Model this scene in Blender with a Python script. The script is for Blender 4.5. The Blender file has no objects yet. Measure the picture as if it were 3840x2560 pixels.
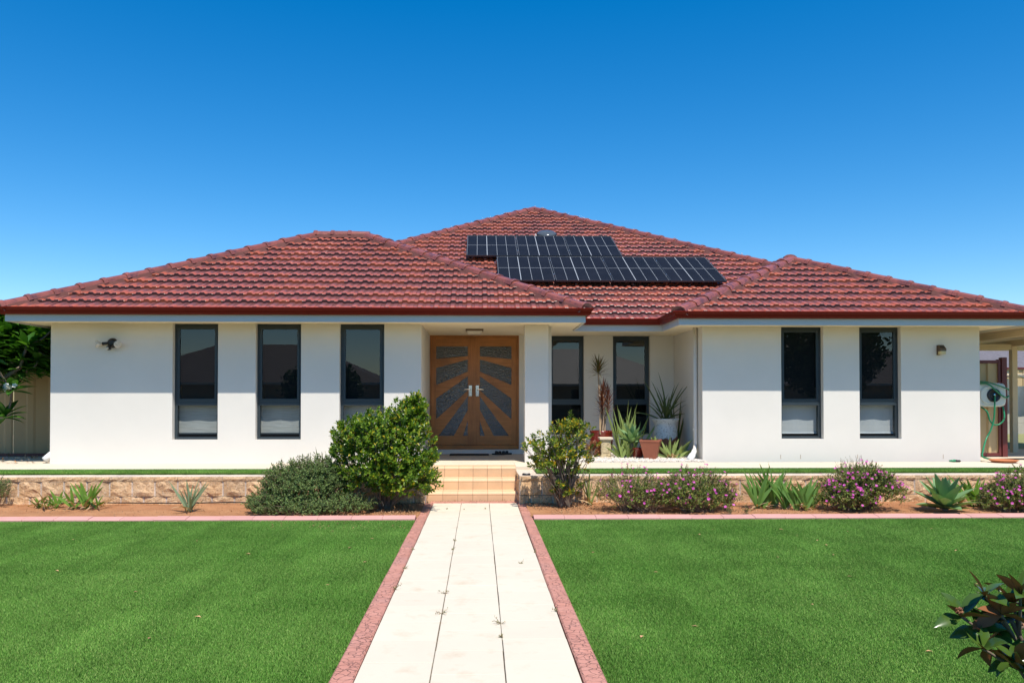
import bpy, bmesh, math, random
from mathutils import Vector, Matrix, noise as mnoise

R = math.radians
random.seed(7)
scene = bpy.context.scene
COL = scene.collection

# ------------------------------------------------------------------ camera, sky, sun, exposure
cam_data = bpy.data.cameras.new('camera')
cam = bpy.data.objects.new('camera', cam_data)
COL.objects.link(cam)
scene.camera = cam
cam.location = (0, 0, 1.455)
YAW, PITCH = 1.4, 0.9
cam.rotation_euler = (R(90 + PITCH), 0, R(-YAW))
cam_data.sensor_width = 36
cam_data.lens = 36 * 3000 / 3840
cam_data.shift_x = (122 - 3000 * math.tan(R(YAW))) / 3840
cam_data.shift_y = (223 - 3000 * math.tan(R(PITCH))) / 3840
cam_data.clip_start = 0.05
cam_data.clip_end = 3000

SUN_EL, SUN_AZ = 62.3, 17.0           # azimuth to the right of straight behind the camera
world = bpy.data.worlds.new('World')
scene.world = world
world.use_nodes = True
wn = world.node_tree
bg = wn.nodes['Background']
sky = wn.nodes.new('ShaderNodeTexSky')
sky.sky_type = 'NISHITA'
sky.sun_disc = False
sky.sun_elevation = R(SUN_EL)
sky.sun_rotation = R(180 - SUN_AZ)
sky.altitude = 0
sky.air_density = 1.0
sky.dust_density = 0.05
sky.ozone_density = 3.2
hsv = wn.nodes.new('ShaderNodeHueSaturation')
hsv.inputs['Hue'].default_value = 0.500
hsv.inputs['Saturation'].default_value = 1.45
hsv.inputs['Value'].default_value = 1.0
wn.links.new(sky.outputs[0], hsv.inputs['Color'])
wn.links.new(hsv.outputs[0], bg.inputs['Color'])
bg.inputs['Strength'].default_value = 0.135

sun_data = bpy.data.lights.new('sun', 'SUN')
sun_data.energy = 4.7
sun_data.angle = R(0.53)
sun_data.color = (1.0, 0.945, 0.855)
sun = bpy.data.objects.new('sun', sun_data)
COL.objects.link(sun)
sdir = Vector((math.sin(R(SUN_AZ)) * math.cos(R(SUN_EL)), -math.cos(R(SUN_AZ)) * math.cos(R(SUN_EL)), math.sin(R(SUN_EL))))
sun.rotation_euler = sdir.to_track_quat('Z', 'Y').to_euler()
sun.location = sdir * 60

vs = scene.view_settings
vs.view_transform = 'Standard'
vs.look = 'None'
vs.exposure = 0.29
vs.gamma = 1.0
vs.use_curve_mapping = False
scene.render.engine = 'CYCLES'
scene.cycles.use_denoising = True
scene.cycles.max_bounces = 8
scene.cycles.diffuse_bounces = 4
scene.cycles.glossy_bounces = 4
scene.cycles.transparent_max_bounces = 16
scene.cycles.caustics_reflective = False
scene.cycles.caustics_refractive = False

# ------------------------------------------------------------------ materials
def _new(name):
    m = bpy.data.materials.new(name)
    m.use_nodes = True
    nt = m.node_tree
    return m, nt, nt.nodes, nt.links, nt.nodes['Principled BSDF']

def _pos(nt, scale=(1, 1, 1)):
    g = nt.nodes.new('ShaderNodeNewGeometry')
    mp = nt.nodes.new('ShaderNodeMapping')
    mp.inputs['Scale'].default_value = scale
    nt.links.new(g.outputs['Position'], mp.inputs['Vector'])
    return mp.outputs[0]

def _noise(nt, vec, scale, detail=4, rough=0.6):
    n = nt.nodes.new('ShaderNodeTexNoise')
    n.inputs['Scale'].default_value = scale
    n.inputs['Detail'].default_value = detail
    n.inputs['Roughness'].default_value = rough
    nt.links.new(vec, n.inputs['Vector'])
    return n.outputs['Fac']

def _ramp(nt, fac, stops, interp='LINEAR'):
    r = nt.nodes.new('ShaderNodeValToRGB')
    r.color_ramp.interpolation = interp
    els = r.color_ramp.elements
    while len(els) < len(stops):
        els.new(0.5)
    for e, (p, c) in zip(els, stops):
        e.position = p
        e.color = (c[0], c[1], c[2], 1) if hasattr(c, '__len__') else (c, c, c, 1)
    nt.links.new(fac, r.inputs['Fac'])
    return r.outputs['Color']

def _mix(nt, fac, a, b, mode='MIX'):
    m = nt.nodes.new('ShaderNodeMix')
    m.data_type = 'RGBA'
    m.blend_type = mode
    for sock, v in ((m.inputs[0], fac), (m.inputs[6], a), (m.inputs[7], b)):
        if hasattr(v, 'is_linked'):
            nt.links.new(v, sock)
        elif hasattr(v, '__len__'):
            sock.default_value = (v[0], v[1], v[2], 1)
        else:
            sock.default_value = v
    return m.outputs[2]

def _bump(nt, bsdf, height, strength, dist=0.01):
    b = nt.nodes.new('ShaderNodeBump')
    b.inputs['Strength'].default_value = strength
    b.inputs['Distance'].default_value = dist
    nt.links.new(height, b.inputs['Height'])
    nt.links.new(b.outputs[0], bsdf.inputs['Normal'])

def mat(name, col, rough=0.6, var=0.12, vscale=3, bump=0, bscale=60, bdist=0.004, metal=0, spec=0.5,
        stretch=(1, 1, 1), island=0.0, obj=0.0, coat=0, col2=None, c2pos=(0.5, 0.7), c2scale=4):
    m, nt, N, L, b = _new(name)
    v = _pos(nt, stretch)
    c = _ramp(nt, _noise(nt, v, vscale, 5), [(0.25, [x * (1 - var) for x in col]), (0.75, [min(1, x * (1 + var)) for x in col])])
    if col2:
        f = _ramp(nt, _noise(nt, v, c2scale, 6, 0.65), [(c2pos[0], 0.0), (c2pos[1], 1.0)])
        c = _mix(nt, f, c, col2)
    if island or obj:
        if island:
            src = N.new('ShaderNodeNewGeometry').outputs['Random Per Island']
        else:
            src = N.new('ShaderNodeObjectInfo').outputs['Random']
        k = island or obj
        c = _mix(nt, 1.0, c, _ramp(nt, src, [(0, 1 - k), (1, 1 + k)]), 'MULTIPLY')
    L.new(c, b.inputs['Base Color'])
    b.inputs['Roughness'].default_value = rough
    b.inputs['Metallic'].default_value = metal
    b.inputs['Specular IOR Level'].default_value = spec
    b.inputs['Coat Weight'].default_value = coat
    if bump:
        _bump(nt, b, _noise(nt, v, bscale, 6, 0.65), bump, bdist)
    return m

def leafmat(name, stops, rough=0.42, trans=0.3, spec=0.4):
    m, nt, N, L, b = _new(name)
    src = N.new('ShaderNodeNewGeometry').outputs['Random Per Island']
    c = _ramp(nt, src, stops)
    L.new(c, b.inputs['Base Color'])
    b.inputs['Roughness'].default_value = rough
    b.inputs['Specular IOR Level'].default_value = spec
    t = N.new('ShaderNodeBsdfTranslucent')
    tc = _mix(nt, 1.0, c, (1.25, 1.35, 0.5), 'MULTIPLY')
    L.new(tc, t.inputs['Color'])
    mx = N.new('ShaderNodeMixShader')
    mx.inputs[0].default_value = trans
    L.new(b.outputs[0], mx.inputs[1])
    L.new(t.outputs[0], mx.inputs[2])
    L.new(mx.outputs[0], N['Material Output'].inputs['Surface'])
    return m

def glassmat(name, tint=(0.75, 0.8, 0.8), ior=1.85, bump=0, bscale=30, stretch=(1, 1, 1), rough=0.0):
    m, nt, N, L, b = _new(name)
    N.remove(b)
    # Schlick reflectance that is the same from both sides of the pane
    f0 = ((ior - 1) / (ior + 1)) ** 2
    fr = N.new('ShaderNodeLayerWeight')
    pw = N.new('ShaderNodeMath'); pw.operation = 'POWER'; pw.inputs[1].default_value = 5
    L.new(fr.outputs['Facing'], pw.inputs[0])
    ma = N.new('ShaderNodeMath'); ma.operation = 'MULTIPLY_ADD'; ma.inputs[1].default_value = 1 - f0; ma.inputs[2].default_value = f0
    L.new(pw.outputs[0], ma.inputs[0])
    tr = N.new('ShaderNodeBsdfTransparent')
    tr.inputs['Color'].default_value = (*tint, 1)
    gl = N.new('ShaderNodeBsdfGlossy')
    gl.inputs['Roughness'].default_value = rough
    mx = N.new('ShaderNodeMixShader')
    L.new(ma.outputs[0], mx.inputs[0])
    L.new(tr.outputs[0], mx.inputs[1])
    L.new(gl.outputs[0], mx.inputs[2])
    L.new(mx.outputs[0], N['Material Output'].inputs['Surface'])
    if bump:
        bp = N.new('ShaderNodeBump')
        bp.inputs['Strength'].default_value = bump
        bp.inputs['Distance'].default_value = 0.014
        L.new(_noise(nt, _pos(nt, stretch), bscale, 2, 0.5), bp.inputs['Height'])
        L.new(bp.outputs[0], gl.inputs['Normal'])
    return m

def tilemat(name, nose_a, nose_b):
    """glazed terracotta: flashed purple towards the head, orange-red towards the nose; the nose has its own glaze"""
    m, nt, N, L, b = _new(name)
    uv = N.new('ShaderNodeUVMap').outputs[0]
    sep = N.new('ShaderNodeSeparateXYZ')
    L.new(uv, sep.inputs[0])
    p = _pos(nt)
    n1 = _noise(nt, p, 9, 4)
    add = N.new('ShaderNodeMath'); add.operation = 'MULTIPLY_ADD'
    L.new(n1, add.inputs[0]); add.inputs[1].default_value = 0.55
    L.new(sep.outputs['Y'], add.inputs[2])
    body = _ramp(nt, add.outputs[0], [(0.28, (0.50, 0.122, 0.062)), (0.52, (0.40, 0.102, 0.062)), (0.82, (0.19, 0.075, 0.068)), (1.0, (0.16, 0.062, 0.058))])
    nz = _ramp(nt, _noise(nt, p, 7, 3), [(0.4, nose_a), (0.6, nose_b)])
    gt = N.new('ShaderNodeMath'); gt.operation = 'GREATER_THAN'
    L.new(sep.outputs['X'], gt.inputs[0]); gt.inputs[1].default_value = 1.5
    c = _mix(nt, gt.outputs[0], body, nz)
    src = N.new('ShaderNodeNewGeometry').outputs['Random Per Island']
    c = _mix(nt, 1.0, c, _ramp(nt, src, [(0, 0.88), (1, 1.12)]), 'MULTIPLY')
    c = _mix(nt, 1.0, c, _ramp(nt, _noise(nt, p, 60, 4), [(0.3, 0.9), (0.7, 1.1)]), 'MULTIPLY')
    L.new(c, b.inputs['Base Color'])
    b.inputs['Roughness'].default_value = 0.30
    b.inputs['Specular IOR Level'].default_value = 0.36
    _bump(nt, b, _noise(nt, p, 45, 3), 0.15, 0.004)
    return m

def solarmat():
    m, nt, N, L, b = _new('solar_cells')
    uv = N.new('ShaderNodeUVMap').outputs[0]
    sep = N.new('ShaderNodeSeparateXYZ'); L.new(uv, sep.inputs[0])
    def line(out, count, width, off=0.0):
        a = N.new('ShaderNodeMath'); a.operation = 'MULTIPLY_ADD'; L.new(out, a.inputs[0]); a.inputs[1].default_value = count; a.inputs[2].default_value = 0.5 + off
        f = N.new('ShaderNodeMath'); f.operation = 'FRACT'; L.new(a.outputs[0], f.inputs[0])
        s = N.new('ShaderNodeMath'); s.operation = 'SUBTRACT'; L.new(f.outputs[0], s.inputs[0]); s.inputs[1].default_value = 0.5
        ab = N.new('ShaderNodeMath'); ab.operation = 'ABSOLUTE'; L.new(s.outputs[0], ab.inputs[0])
        lt = N.new('ShaderNodeMath'); lt.operation = 'LESS_THAN'; L.new(ab.outputs[0], lt.inputs[0]); lt.inputs[1].default_value = width
        return lt.outputs[0]
    def mx(a, c):
        q = N.new('ShaderNodeMath'); q.operation = 'MAXIMUM'; L.new(a, q.inputs[0]); L.new(c, q.inputs[1]); return q.outputs[0]
    cols = line(sep.outputs['X'], 5, 0.013)
    mid = line(sep.outputs['Y'], 2, 0.0055)
    thick = line(sep.outputs['X'], 1, 0.006, -0.4)
    bold = mx(mx(cols, mid), thick)
    fine = mx(line(sep.outputs['Y'], 24, 0.06), line(sep.outputs['X'], 45, 0.07))
    c = _ramp(nt, _noise(nt, _pos(nt), 2.0, 4), [(0.3, (0.008, 0.008, 0.010)), (0.7, (0.014, 0.014, 0.018))])
    c = _mix(nt, fine, c, (0.024, 0.025, 0.030))
    c = _mix(nt, bold, c, (0.36, 0.38, 0.40))
    L.new(c, b.inputs['Base Color'])
    b.inputs['Roughness'].default_value = 0.3
    b.inputs['Specular IOR Level'].default_value = 0.02
    return m

def woodmat(name, a, bcol, axis):
    m, nt, N, L, b = _new(name)
    sc = [26, 26, 26]; sc[axis] = 1.6
    v = _pos(nt, sc)
    n = _noise(nt, v, 1.0, 6, 0.65)
    c = _ramp(nt, n, [(0.25, a), (0.7, bcol)])
    c = _mix(nt, _ramp(nt, _noise(nt, _pos(nt), 2.4, 3), [(0.42, 0.0), (0.75, 0.55)]), c, [x * 0.5 for x in a])
    L.new(c, b.inputs['Base Color'])
    b.inputs['Roughness'].default_value = 0.38
    _bump(nt, b, n, 0.12, 0.003)
    return m

def stampmat():
    m, nt, N, L, b = _new('stamped_pink_concrete')
    v = _pos(nt)
    nz = N.new('ShaderNodeTexNoise'); nz.inputs['Scale'].default_value = 9; L.new(v, nz.inputs['Vector'])
    w = _mix(nt, 0.12, v, nz.outputs['Color'], 'ADD')
    vo = N.new('ShaderNodeTexVoronoi'); vo.feature = 'DISTANCE_TO_EDGE'; vo.inputs['Scale'].default_value = 19
    L.new(w, vo.inputs['Vector'])
    edge = _ramp(nt, vo.outputs['Distance'], [(0.0, 0.0), (0.05, 1.0)])
    keep = _ramp(nt, _noise(nt, v, 5, 2), [(0.5, 1.0), (0.66, 0.0)])
    e2 = _mix(nt, keep, (1, 1, 1), edge)
    c = _ramp(nt, _noise(nt, v, 6, 5), [(0.3, (0.48, 0.20, 0.14)), (0.7, (0.57, 0.265, 0.195))])
    c = _mix(nt, _ramp(nt, _noise(nt, v, 1.7, 3), [(0.5, 0.0), (0.75, 0.5)]), c, (0.44, 0.235, 0.20))
    L.new(c, b.inputs['Base Color'])
    b.inputs['Roughness'].default_value = 0.75
    _bump(nt, b, e2, 0.9, 0.012)
    return m

def soilmat():
    m, nt, N, L, b = _new('orange_sand')
    v = _pos(nt)
    c = _ramp(nt, _noise(nt, v, 2.2, 6), [(0.3, (0.33, 0.135, 0.05)), (0.7, (0.46, 0.22, 0.095))])
    c = _mix(nt, _ramp(nt, _noise(nt, v, 38, 4), [(0.60, 0.0), (0.72, 0.7)]), c, (0.17, 0.085, 0.045))
    c = _mix(nt, _ramp(nt, _noise(nt, v, 70, 3), [(0.64, 0.0), (0.72, 0.8)]), c, (0.58, 0.36, 0.21))
    L.new(c, b.inputs['Base Color'])
    b.inputs['Roughness'].default_value = 0.95
    _bump(nt, b, _noise(nt, v, 28, 8, 0.7), 0.8, 0.02)
    return m

def blockmat(name, a, bcol, bump):
    m, nt, N, L, b = _new(name)
    v = _pos(nt)
    c = _ramp(nt, _noise(nt, v, 6, 6), [(0.3, a), (0.7, bcol)])
    c = _mix(nt, _ramp(nt, _noise(nt, v, 42, 4, 0.7), [(0.53, 0.0), (0.66, 0.7)]), c, (0.26, 0.14, 0.075))
    c = _mix(nt, _ramp(nt, _noise(nt, v, 30, 3), [(0.58, 0.0), (0.70, 0.6)]), c, (0.85, 0.68, 0.50))
    r = N.new('ShaderNodeObjectInfo').outputs['Random']
    c = _mix(nt, 1.0, c, _ramp(nt, r, [(0, (0.86, 0.86, 0.88)), (1, (1.1, 1.06, 1.02))]), 'MULTIPLY')
    L.new(c, b.inputs['Base Color'])
    b.inputs['Roughness'].default_value = 0.9
    if bump:
        _bump(nt, b, _noise(nt, v, 48, 8, 0.78), bump, 0.05)
    return m

def urnmat():
    m, nt, N, L, b = _new('chipped_white_glaze')
    v = _pos(nt)
    sep = N.new('ShaderNodeSeparateXYZ'); L.new(v, sep.inputs[0])
    mr = N.new('ShaderNodeMapRange'); mr.inputs['From Min'].default_value = 0.70; mr.inputs['From Max'].default_value = 0.92
    mr.inputs['To Min'].default_value = 0.42; mr.inputs['To Max'].default_value = -0.25
    L.new(sep.outputs['Z'], mr.inputs['Value'])
    a = N.new('ShaderNodeMath'); a.operation = 'ADD'; L.new(mr.outputs[0], a.inputs[0]); L.new(_noise(nt, v, 5, 6), a.inputs[1])
    bare = _ramp(nt, a.outputs[0], [(0.60, 0.0), (0.63, 1.0)])
    c = _ramp(nt, _noise(nt, v, 30, 5), [(0.36, (0.36, 0.34, 0.30)), (0.46, (0.68, 0.66, 0.62))])
    c = _mix(nt, bare, c, (0.23, 0.075, 0.035))
    L.new(c, b.inputs['Base Color'])
    b.inputs['Roughness'].default_value = 0.7
    return m

def blindmat(name, a, bcol):
    m, nt, N, L, b = _new(name)
    n = _noise(nt, _pos(nt, (3, 3, 140)), 1.0, 4)
    L.new(_ramp(nt, n, [(0.3, a), (0.7, bcol)]), b.inputs['Base Color'])
    b.inputs['Roughness'].default_value = 0.9
    return m

def grassmat():
    m, nt, N, L, b = _new('turf_blades')
    src = N.new('ShaderNodeNewGeometry').outputs['Random Per Island']
    c = _ramp(nt, src, [(0.0, (0.070, 0.180, 0.022)), (0.45, (0.125, 0.300, 0.042)), (0.8, (0.195, 0.39, 0.072)), (0.97, (0.30, 0.43, 0.11))])
    v = _pos(nt)
    c = _mix(nt, 1.0, c, _ramp(nt, _noise(nt, v, 0.55, 4), [(0.34, (0.80, 0.84, 0.78)), (0.68, (1.22, 1.10, 1.22))]), 'MULTIPLY')  # broad sweeps here and streaks below paint the nap's sheen into the colour
    c = _mix(nt, 1.0, c, _ramp(nt, _noise(nt, _pos(nt, (2.4, 0.55, 1)), 1.5, 3), [(0.3, 0.86), (0.7, 1.15)]), 'MULTIPLY')
    L.new(c, b.inputs['Base Color'])
    b.inputs['Roughness'].default_value = 0.6
    b.inputs['Specular IOR Level'].default_value = 0.12
    return m

MT = {
    'wall': mat('cream_render', (0.735, 0.69, 0.622), 0.9, 0.035, 1.2, 0.25, 160, 0.003, spec=0.2),
    'soffit': mat('soffit_board', (0.88, 0.77, 0.56), 0.85, 0.03, 1.0, spec=0.2),
    'fascia': mat('fascia_paint', (0.58, 0.575, 0.55), 0.5, 0.03, 1.0),
    'gutter': mat('burgundy_steel', (0.155, 0.011, 0.005), 0.4, 0.06, 2.0, spec=0.15),
    'frame': mat('slate_aluminium', (0.030, 0.042, 0.050), 0.42, 0.05, 2.0),
    'glass': glassmat('window_glass', (0.88, 0.91, 0.91), 1.72),
    'screen': mat('dark_insect_screen', (0.012, 0.014, 0.016), 0.9, 0.05, 2, spec=0.05),
    'blind': blindmat('woven_grey_blind', (0.27, 0.275, 0.26), (0.46, 0.46, 0.435)),
    'blind2': mat('smooth_grey_blind', (0.46, 0.47, 0.47), 0.9, 0.04, 3, spec=0.1),
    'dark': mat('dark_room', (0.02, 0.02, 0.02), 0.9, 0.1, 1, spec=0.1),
    'wood_v': woodmat('door_timber_upright', (0.31, 0.108, 0.022), (0.54, 0.215, 0.055), 2),
    'wood_h': woodmat('door_timber_rail', (0.32, 0.112, 0.022), (0.56, 0.23, 0.06), 0),
    'doorglass': glassmat('rippled_door_glass', (0.11, 0.15, 0.17), 2.2, 0.8, 24, (0.8, 1, 2.8), 0.14),
    'chrome': mat('chrome', (0.75, 0.76, 0.78), 0.12, 0.02, 2, metal=1),
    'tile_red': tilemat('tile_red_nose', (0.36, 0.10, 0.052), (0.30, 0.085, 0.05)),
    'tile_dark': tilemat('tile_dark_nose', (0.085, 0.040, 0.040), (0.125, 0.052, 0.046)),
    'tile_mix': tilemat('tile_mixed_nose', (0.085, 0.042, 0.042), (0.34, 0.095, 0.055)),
    'cap': mat('ridge_cap_glaze', (0.27, 0.082, 0.060), 0.28, 0.2, 8, 0.12, 50, obj=0.12, col2=(0.13, 0.05, 0.05), c2pos=(0.5, 0.66), c2scale=6),
    'mortar': mat('red_bedding_mortar', (0.14, 0.048, 0.038), 0.9, 0.12, 10, 0.6, 60),
    'deck': mat('roof_underlay', (0.10, 0.035, 0.028), 0.9, 0.1, 3),
    'solar': solarmat(),
    'alu': mat('aluminium', (0.55, 0.56, 0.57), 0.35, 0.05, 4, metal=1),
    'black': mat('black_plastic', (0.012, 0.012, 0.013), 0.45, 0.1, 4),
    'rubber': mat('black_rubber', (0.016, 0.015, 0.014), 0.85, 0.2, 40, 0.4, 200),
    'dome': mat('acrylic_dome', (0.075, 0.085, 0.095), 0.15, 0.2, 12, spec=0.5),
    'flash': mat('pale_flashing', (0.55, 0.55, 0.50), 0.5, 0.1, 8),
    'paver': mat('cream_paver', (0.66, 0.575, 0.445), 0.85, 0.04, 2.5, 0.2, 90, 0.002, obj=0.02, spec=0.2, col2=(0.56, 0.45, 0.32), c2pos=(0.54, 0.8), c2scale=5),
    'concrete': mat('cream_concrete', (0.66, 0.565, 0.43), 0.85, 0.05, 2.0, 0.2, 90, 0.002, spec=0.2),
    'joint': mat('sandy_joint', (0.12, 0.085, 0.05), 0.95, 0.2, 20),
    'step': mat('apricot_step_tile', (0.70, 0.46, 0.265), 0.6, 0.08, 5, 0.1, 80, 0.002, obj=0.05),
    'stamp': stampmat(),
    'kerb': mat('pink_kerb', (0.60, 0.31, 0.265), 0.8, 0.08, 4, 0.25, 70, obj=0.06),
    'soil': soilmat(),
    'split': blockmat('split_face_limestone', (0.70, 0.425, 0.21), (0.87, 0.61, 0.36), 0.7),
    'cap_stone': blockmat('capping_stone', (0.62, 0.52, 0.41), (0.74, 0.63, 0.52), 0.25),
    'turf_base': mat('turf_backing', (0.075, 0.16, 0.025), 0.95, 0.2, 20),
    'turf': grassmat(),
    'gravel': mat('white_pebbles', (0.66, 0.60, 0.52), 0.8, 0.1, 10, island=0.25),
    'ground': mat('sandy_ground', (0.30, 0.22, 0.14), 0.95, 0.2, 0.6, 0.4, 20, col2=(0.12, 0.15, 0.05), c2pos=(0.45, 0.6), c2scale=0.3),
    'asphalt': mat('asphalt', (0.05, 0.05, 0.052), 0.9, 0.15, 8, 0.3, 200),
    'fence': mat('beige_steel', (0.52, 0.375, 0.195), 0.5, 0.04, 2),
    'fence_shaded': mat('shaded_beige_steel', (0.34, 0.24, 0.115), 0.5, 0.05, 2),  # beige steel darkened: shade on the left fence put into the colour
    'maroon': mat('maroon_steel', (0.125, 0.022, 0.020), 0.4, 0.06, 2),
    'cream_steel': mat('cream_steel', (0.66, 0.53, 0.34), 0.45, 0.04, 2),
    'white': mat('white_plastic', (0.78, 0.78, 0.76), 0.45, 0.03, 4),
    'reel': mat('milky_plastic', (0.60, 0.64, 0.58), 0.4, 0.05, 4),
    'hose': mat('green_hose', (0.012, 0.20, 0.085), 0.4, 0.05, 6),
    'orange': mat('orange_plastic', (0.62, 0.13, 0.04), 0.5, 0.05, 4),
    'terracotta': mat('terracotta', (0.33, 0.105, 0.055), 0.75, 0.12, 6, 0.15, 60),
    'terracotta2': mat('pale_terracotta', (0.52, 0.185, 0.075), 0.75, 0.1, 6),
    'redglaze': mat('red_glaze', (0.20, 0.022, 0.014), 0.2, 0.15, 5, coat=0.5),
    'urn': urnmat(),
    'stone': mat('carved_stone', (0.55, 0.44, 0.26), 0.85, 0.15, 20, 0.8, 45, 0.01, col2=(0.24, 0.16, 0.08), c2pos=(0.55, 0.68), c2scale=22),
    'potsoil': mat('potting_soil', (0.10, 0.065, 0.04), 0.95, 0.3, 40, 0.8, 80, 0.01),
    'bronze': mat('bronze_metal', (0.16, 0.10, 0.06), 0.4, 0.1, 6, metal=0.6),
    'lampglass': mat('warm_lamp_glass', (0.72, 0.56, 0.26), 0.3, 0.1, 10),
    'frosted': mat('frosted_glass', (0.58, 0.53, 0.44), 0.35, 0.1, 10),
    'bulb': mat('lamp_glass', (0.62, 0.57, 0.48), 0.15, 0.25, 30),
    'bark': mat('grey_bark', (0.19, 0.145, 0.105), 0.9, 0.25, 14, 0.6, 60),
    'twig': mat('dry_twig', (0.26, 0.175, 0.115), 0.9, 0.25, 20, island=0.3),
    'cane': mat('pale_cane', (0.42, 0.31, 0.21), 0.85, 0.2, 30, 0.3, 60),
    'litter': mat('dry_leaf_litter', (0.33, 0.18, 0.085), 0.85, 0.25, 20, island=0.5),
    'dryleaf': mat('dry_leaf_tan', (0.46, 0.25, 0.12), 0.8, 0.2, 20, obj=0.35),
    'cloth': mat('white_cloth', (0.82, 0.82, 0.84), 0.85, 0.03, 3),
    'neigh_wall': mat('neighbour_brick', (0.42, 0.33, 0.24), 0.9, 0.08, 3),
    'neigh_roof': mat('neighbour_tile', (0.125, 0.095, 0.085), 0.7, 0.2, 3, 0.8, 3.0, 0.05, stretch=(0.3, 1.5, 1.5)),
    'neigh_metal': mat('neighbour_metal_roof', (0.20, 0.20, 0.195), 0.5, 0.06, 2),
    'grey_roof': mat('grey_tile_roof', (0.14, 0.125, 0.135), 0.7, 0.25, 6, 0.6, 8, 0.03),
    'limestone': mat('limestone_base', (0.42, 0.38, 0.31), 0.9, 0.15, 3, 0.4, 20),
    'drygrass': mat('dry_grass', (0.24, 0.24, 0.09), 0.95, 0.25, 4, 0.8, 50),
    # foliage
    'l_bush': leafmat('glossy_bush_leaf', [(0, (0.045, 0.095, 0.012)), (0.42, (0.115, 0.21, 0.018)), (0.78, (0.21, 0.33, 0.026)), (0.92, (0.33, 0.38, 0.04)), (0.97, (0.60, 0.46, 0.03))], 0.32, 0.3, 0.45),
    'l_bush2': leafmat('yellowing_bush_leaf', [(0, (0.055, 0.095, 0.014)), (0.35, (0.12, 0.19, 0.022)), (0.68, (0.22, 0.29, 0.03)), (0.85, (0.38, 0.36, 0.035)), (0.94, (0.66, 0.42, 0.025))], 0.34, 0.3, 0.45),
    'l_fine': leafmat('fine_shrub_leaf', [(0, (0.060, 0.095, 0.034)), (0.5, (0.135, 0.205, 0.062)), (0.9, (0.23, 0.32, 0.095)), (1, (0.32, 0.39, 0.14))], 0.55, 0.25, 0.2),
    'l_daisy': leafmat('daisy_leaf', [(0, (0.070, 0.101, 0.022)), (0.5, (0.149, 0.209, 0.035)), (0.88, (0.270, 0.304, 0.054)), (1, (0.405, 0.257, 0.095))], 0.5, 0.25, 0.3),
    'petal': leafmat('magenta_petal', [(0, (0.462, 0.039, 0.264)), (0.5, (0.682, 0.077, 0.440)), (1, (0.850, 0.242, 0.682))], 0.55, 0.3, 0.2),
    'l_lily': leafmat('lily_leaf', [(0, (0.068, 0.163, 0.023)), (0.5, (0.137, 0.273, 0.036)), (1, (0.247, 0.370, 0.052))], 0.42, 0.3),
    'l_lily2': leafmat('broad_lily_leaf', [(0, (0.075, 0.175, 0.035)), (0.5, (0.135, 0.27, 0.055)), (1, (0.24, 0.37, 0.085))], 0.42, 0.3),
    'l_dead': leafmat('dead_strap_leaf', [(0, (0.30, 0.175, 0.085)), (0.5, (0.50, 0.34, 0.19)), (1, (0.66, 0.52, 0.34))], 0.8, 0.2, 0.2),
    'l_agave': leafmat('agave_leaf', [(0, (0.120, 0.228, 0.102)), (0.5, (0.180, 0.312, 0.138)), (1, (0.264, 0.396, 0.180))], 0.5, 0.15, 0.3),
    'l_aloe': leafmat('pale_striped_leaf', [(0, (0.14, 0.21, 0.12)), (0.5, (0.22, 0.30, 0.17)), (1, (0.34, 0.38, 0.20))], 0.5, 0.2),
    'l_varieg': leafmat('pale_edged_leaf', [(0, (0.120, 0.204, 0.054)), (0.5, (0.240, 0.324, 0.090)), (1, (0.456, 0.480, 0.180))], 0.5, 0.25),
    'l_dark': leafmat('dark_strap_leaf', [(0, (0.045, 0.075, 0.022)), (0.5, (0.08, 0.115, 0.03)), (1, (0.17, 0.165, 0.05))], 0.5, 0.25),
    'l_drac_g': leafmat('dracaena_green', [(0, (0.09, 0.085, 0.022)), (0.5, (0.15, 0.125, 0.035)), (1, (0.17, 0.075, 0.03))], 0.5, 0.25),
    'l_drac_r': leafmat('dracaena_red', [(0, (0.10, 0.035, 0.022)), (0.5, (0.19, 0.052, 0.030)), (1, (0.24, 0.085, 0.045))], 0.5, 0.25),
    'l_frangi': leafmat('frangipani_leaf', [(0, (0.025, 0.085, 0.012)), (0.5, (0.05, 0.15, 0.018)), (1, (0.10, 0.24, 0.03))], 0.38, 0.3),
    'l_mag': leafmat('magnolia_leaf', [(0, (0.030, 0.060, 0.012)), (0.55, (0.060, 0.115, 0.018)), (1, (0.13, 0.19, 0.03))], 0.2, 0.15, 0.5),
    'l_mag_b': leafmat('magnolia_leaf_brown', [(0, (0.17, 0.055, 0.02)), (0.5, (0.27, 0.10, 0.038)), (1, (0.42, 0.20, 0.10))], 0.5, 0.15),
    'flower_w': leafmat('white_petal', [(0, (0.72, 0.70, 0.70)), (1, (0.86, 0.84, 0.82))], 0.6, 0.3),
    'flower_y': mat('yellow_throat', (0.75, 0.45, 0.06), 0.6),
    'weed': leafmat('path_weed', [(0, (0.16, 0.20, 0.07)), (0.5, (0.30, 0.27, 0.12)), (1, (0.42, 0.30, 0.16))], 0.7, 0.2),
    'l_tree': leafmat('tree_leaf', [(0, (0.025, 0.045, 0.015)), (0.6, (0.05, 0.085, 0.025)), (1, (0.09, 0.13, 0.04))], 0.5, 0.2),
}

# ------------------------------------------------------------------ object helpers
WM = {}                       # world matrix of every object built so far

def empty(name, loc, label=None, cat=None, group=None):
    o = bpy.data.objects.new(name, None)
    COL.objects.link(o)
    o.location = loc
    o.empty_display_size = 0.1
    WM[o.name] = Matrix.Translation(loc)
    tag(o, label, cat, group)
    return o

def tag(o, label=None, cat=None, group=None, kind=None):
    if label: o['label'] = label
    if cat: o['category'] = cat
    if group: o['group'] = group
    if kind: o['kind'] = kind
    return o

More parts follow.
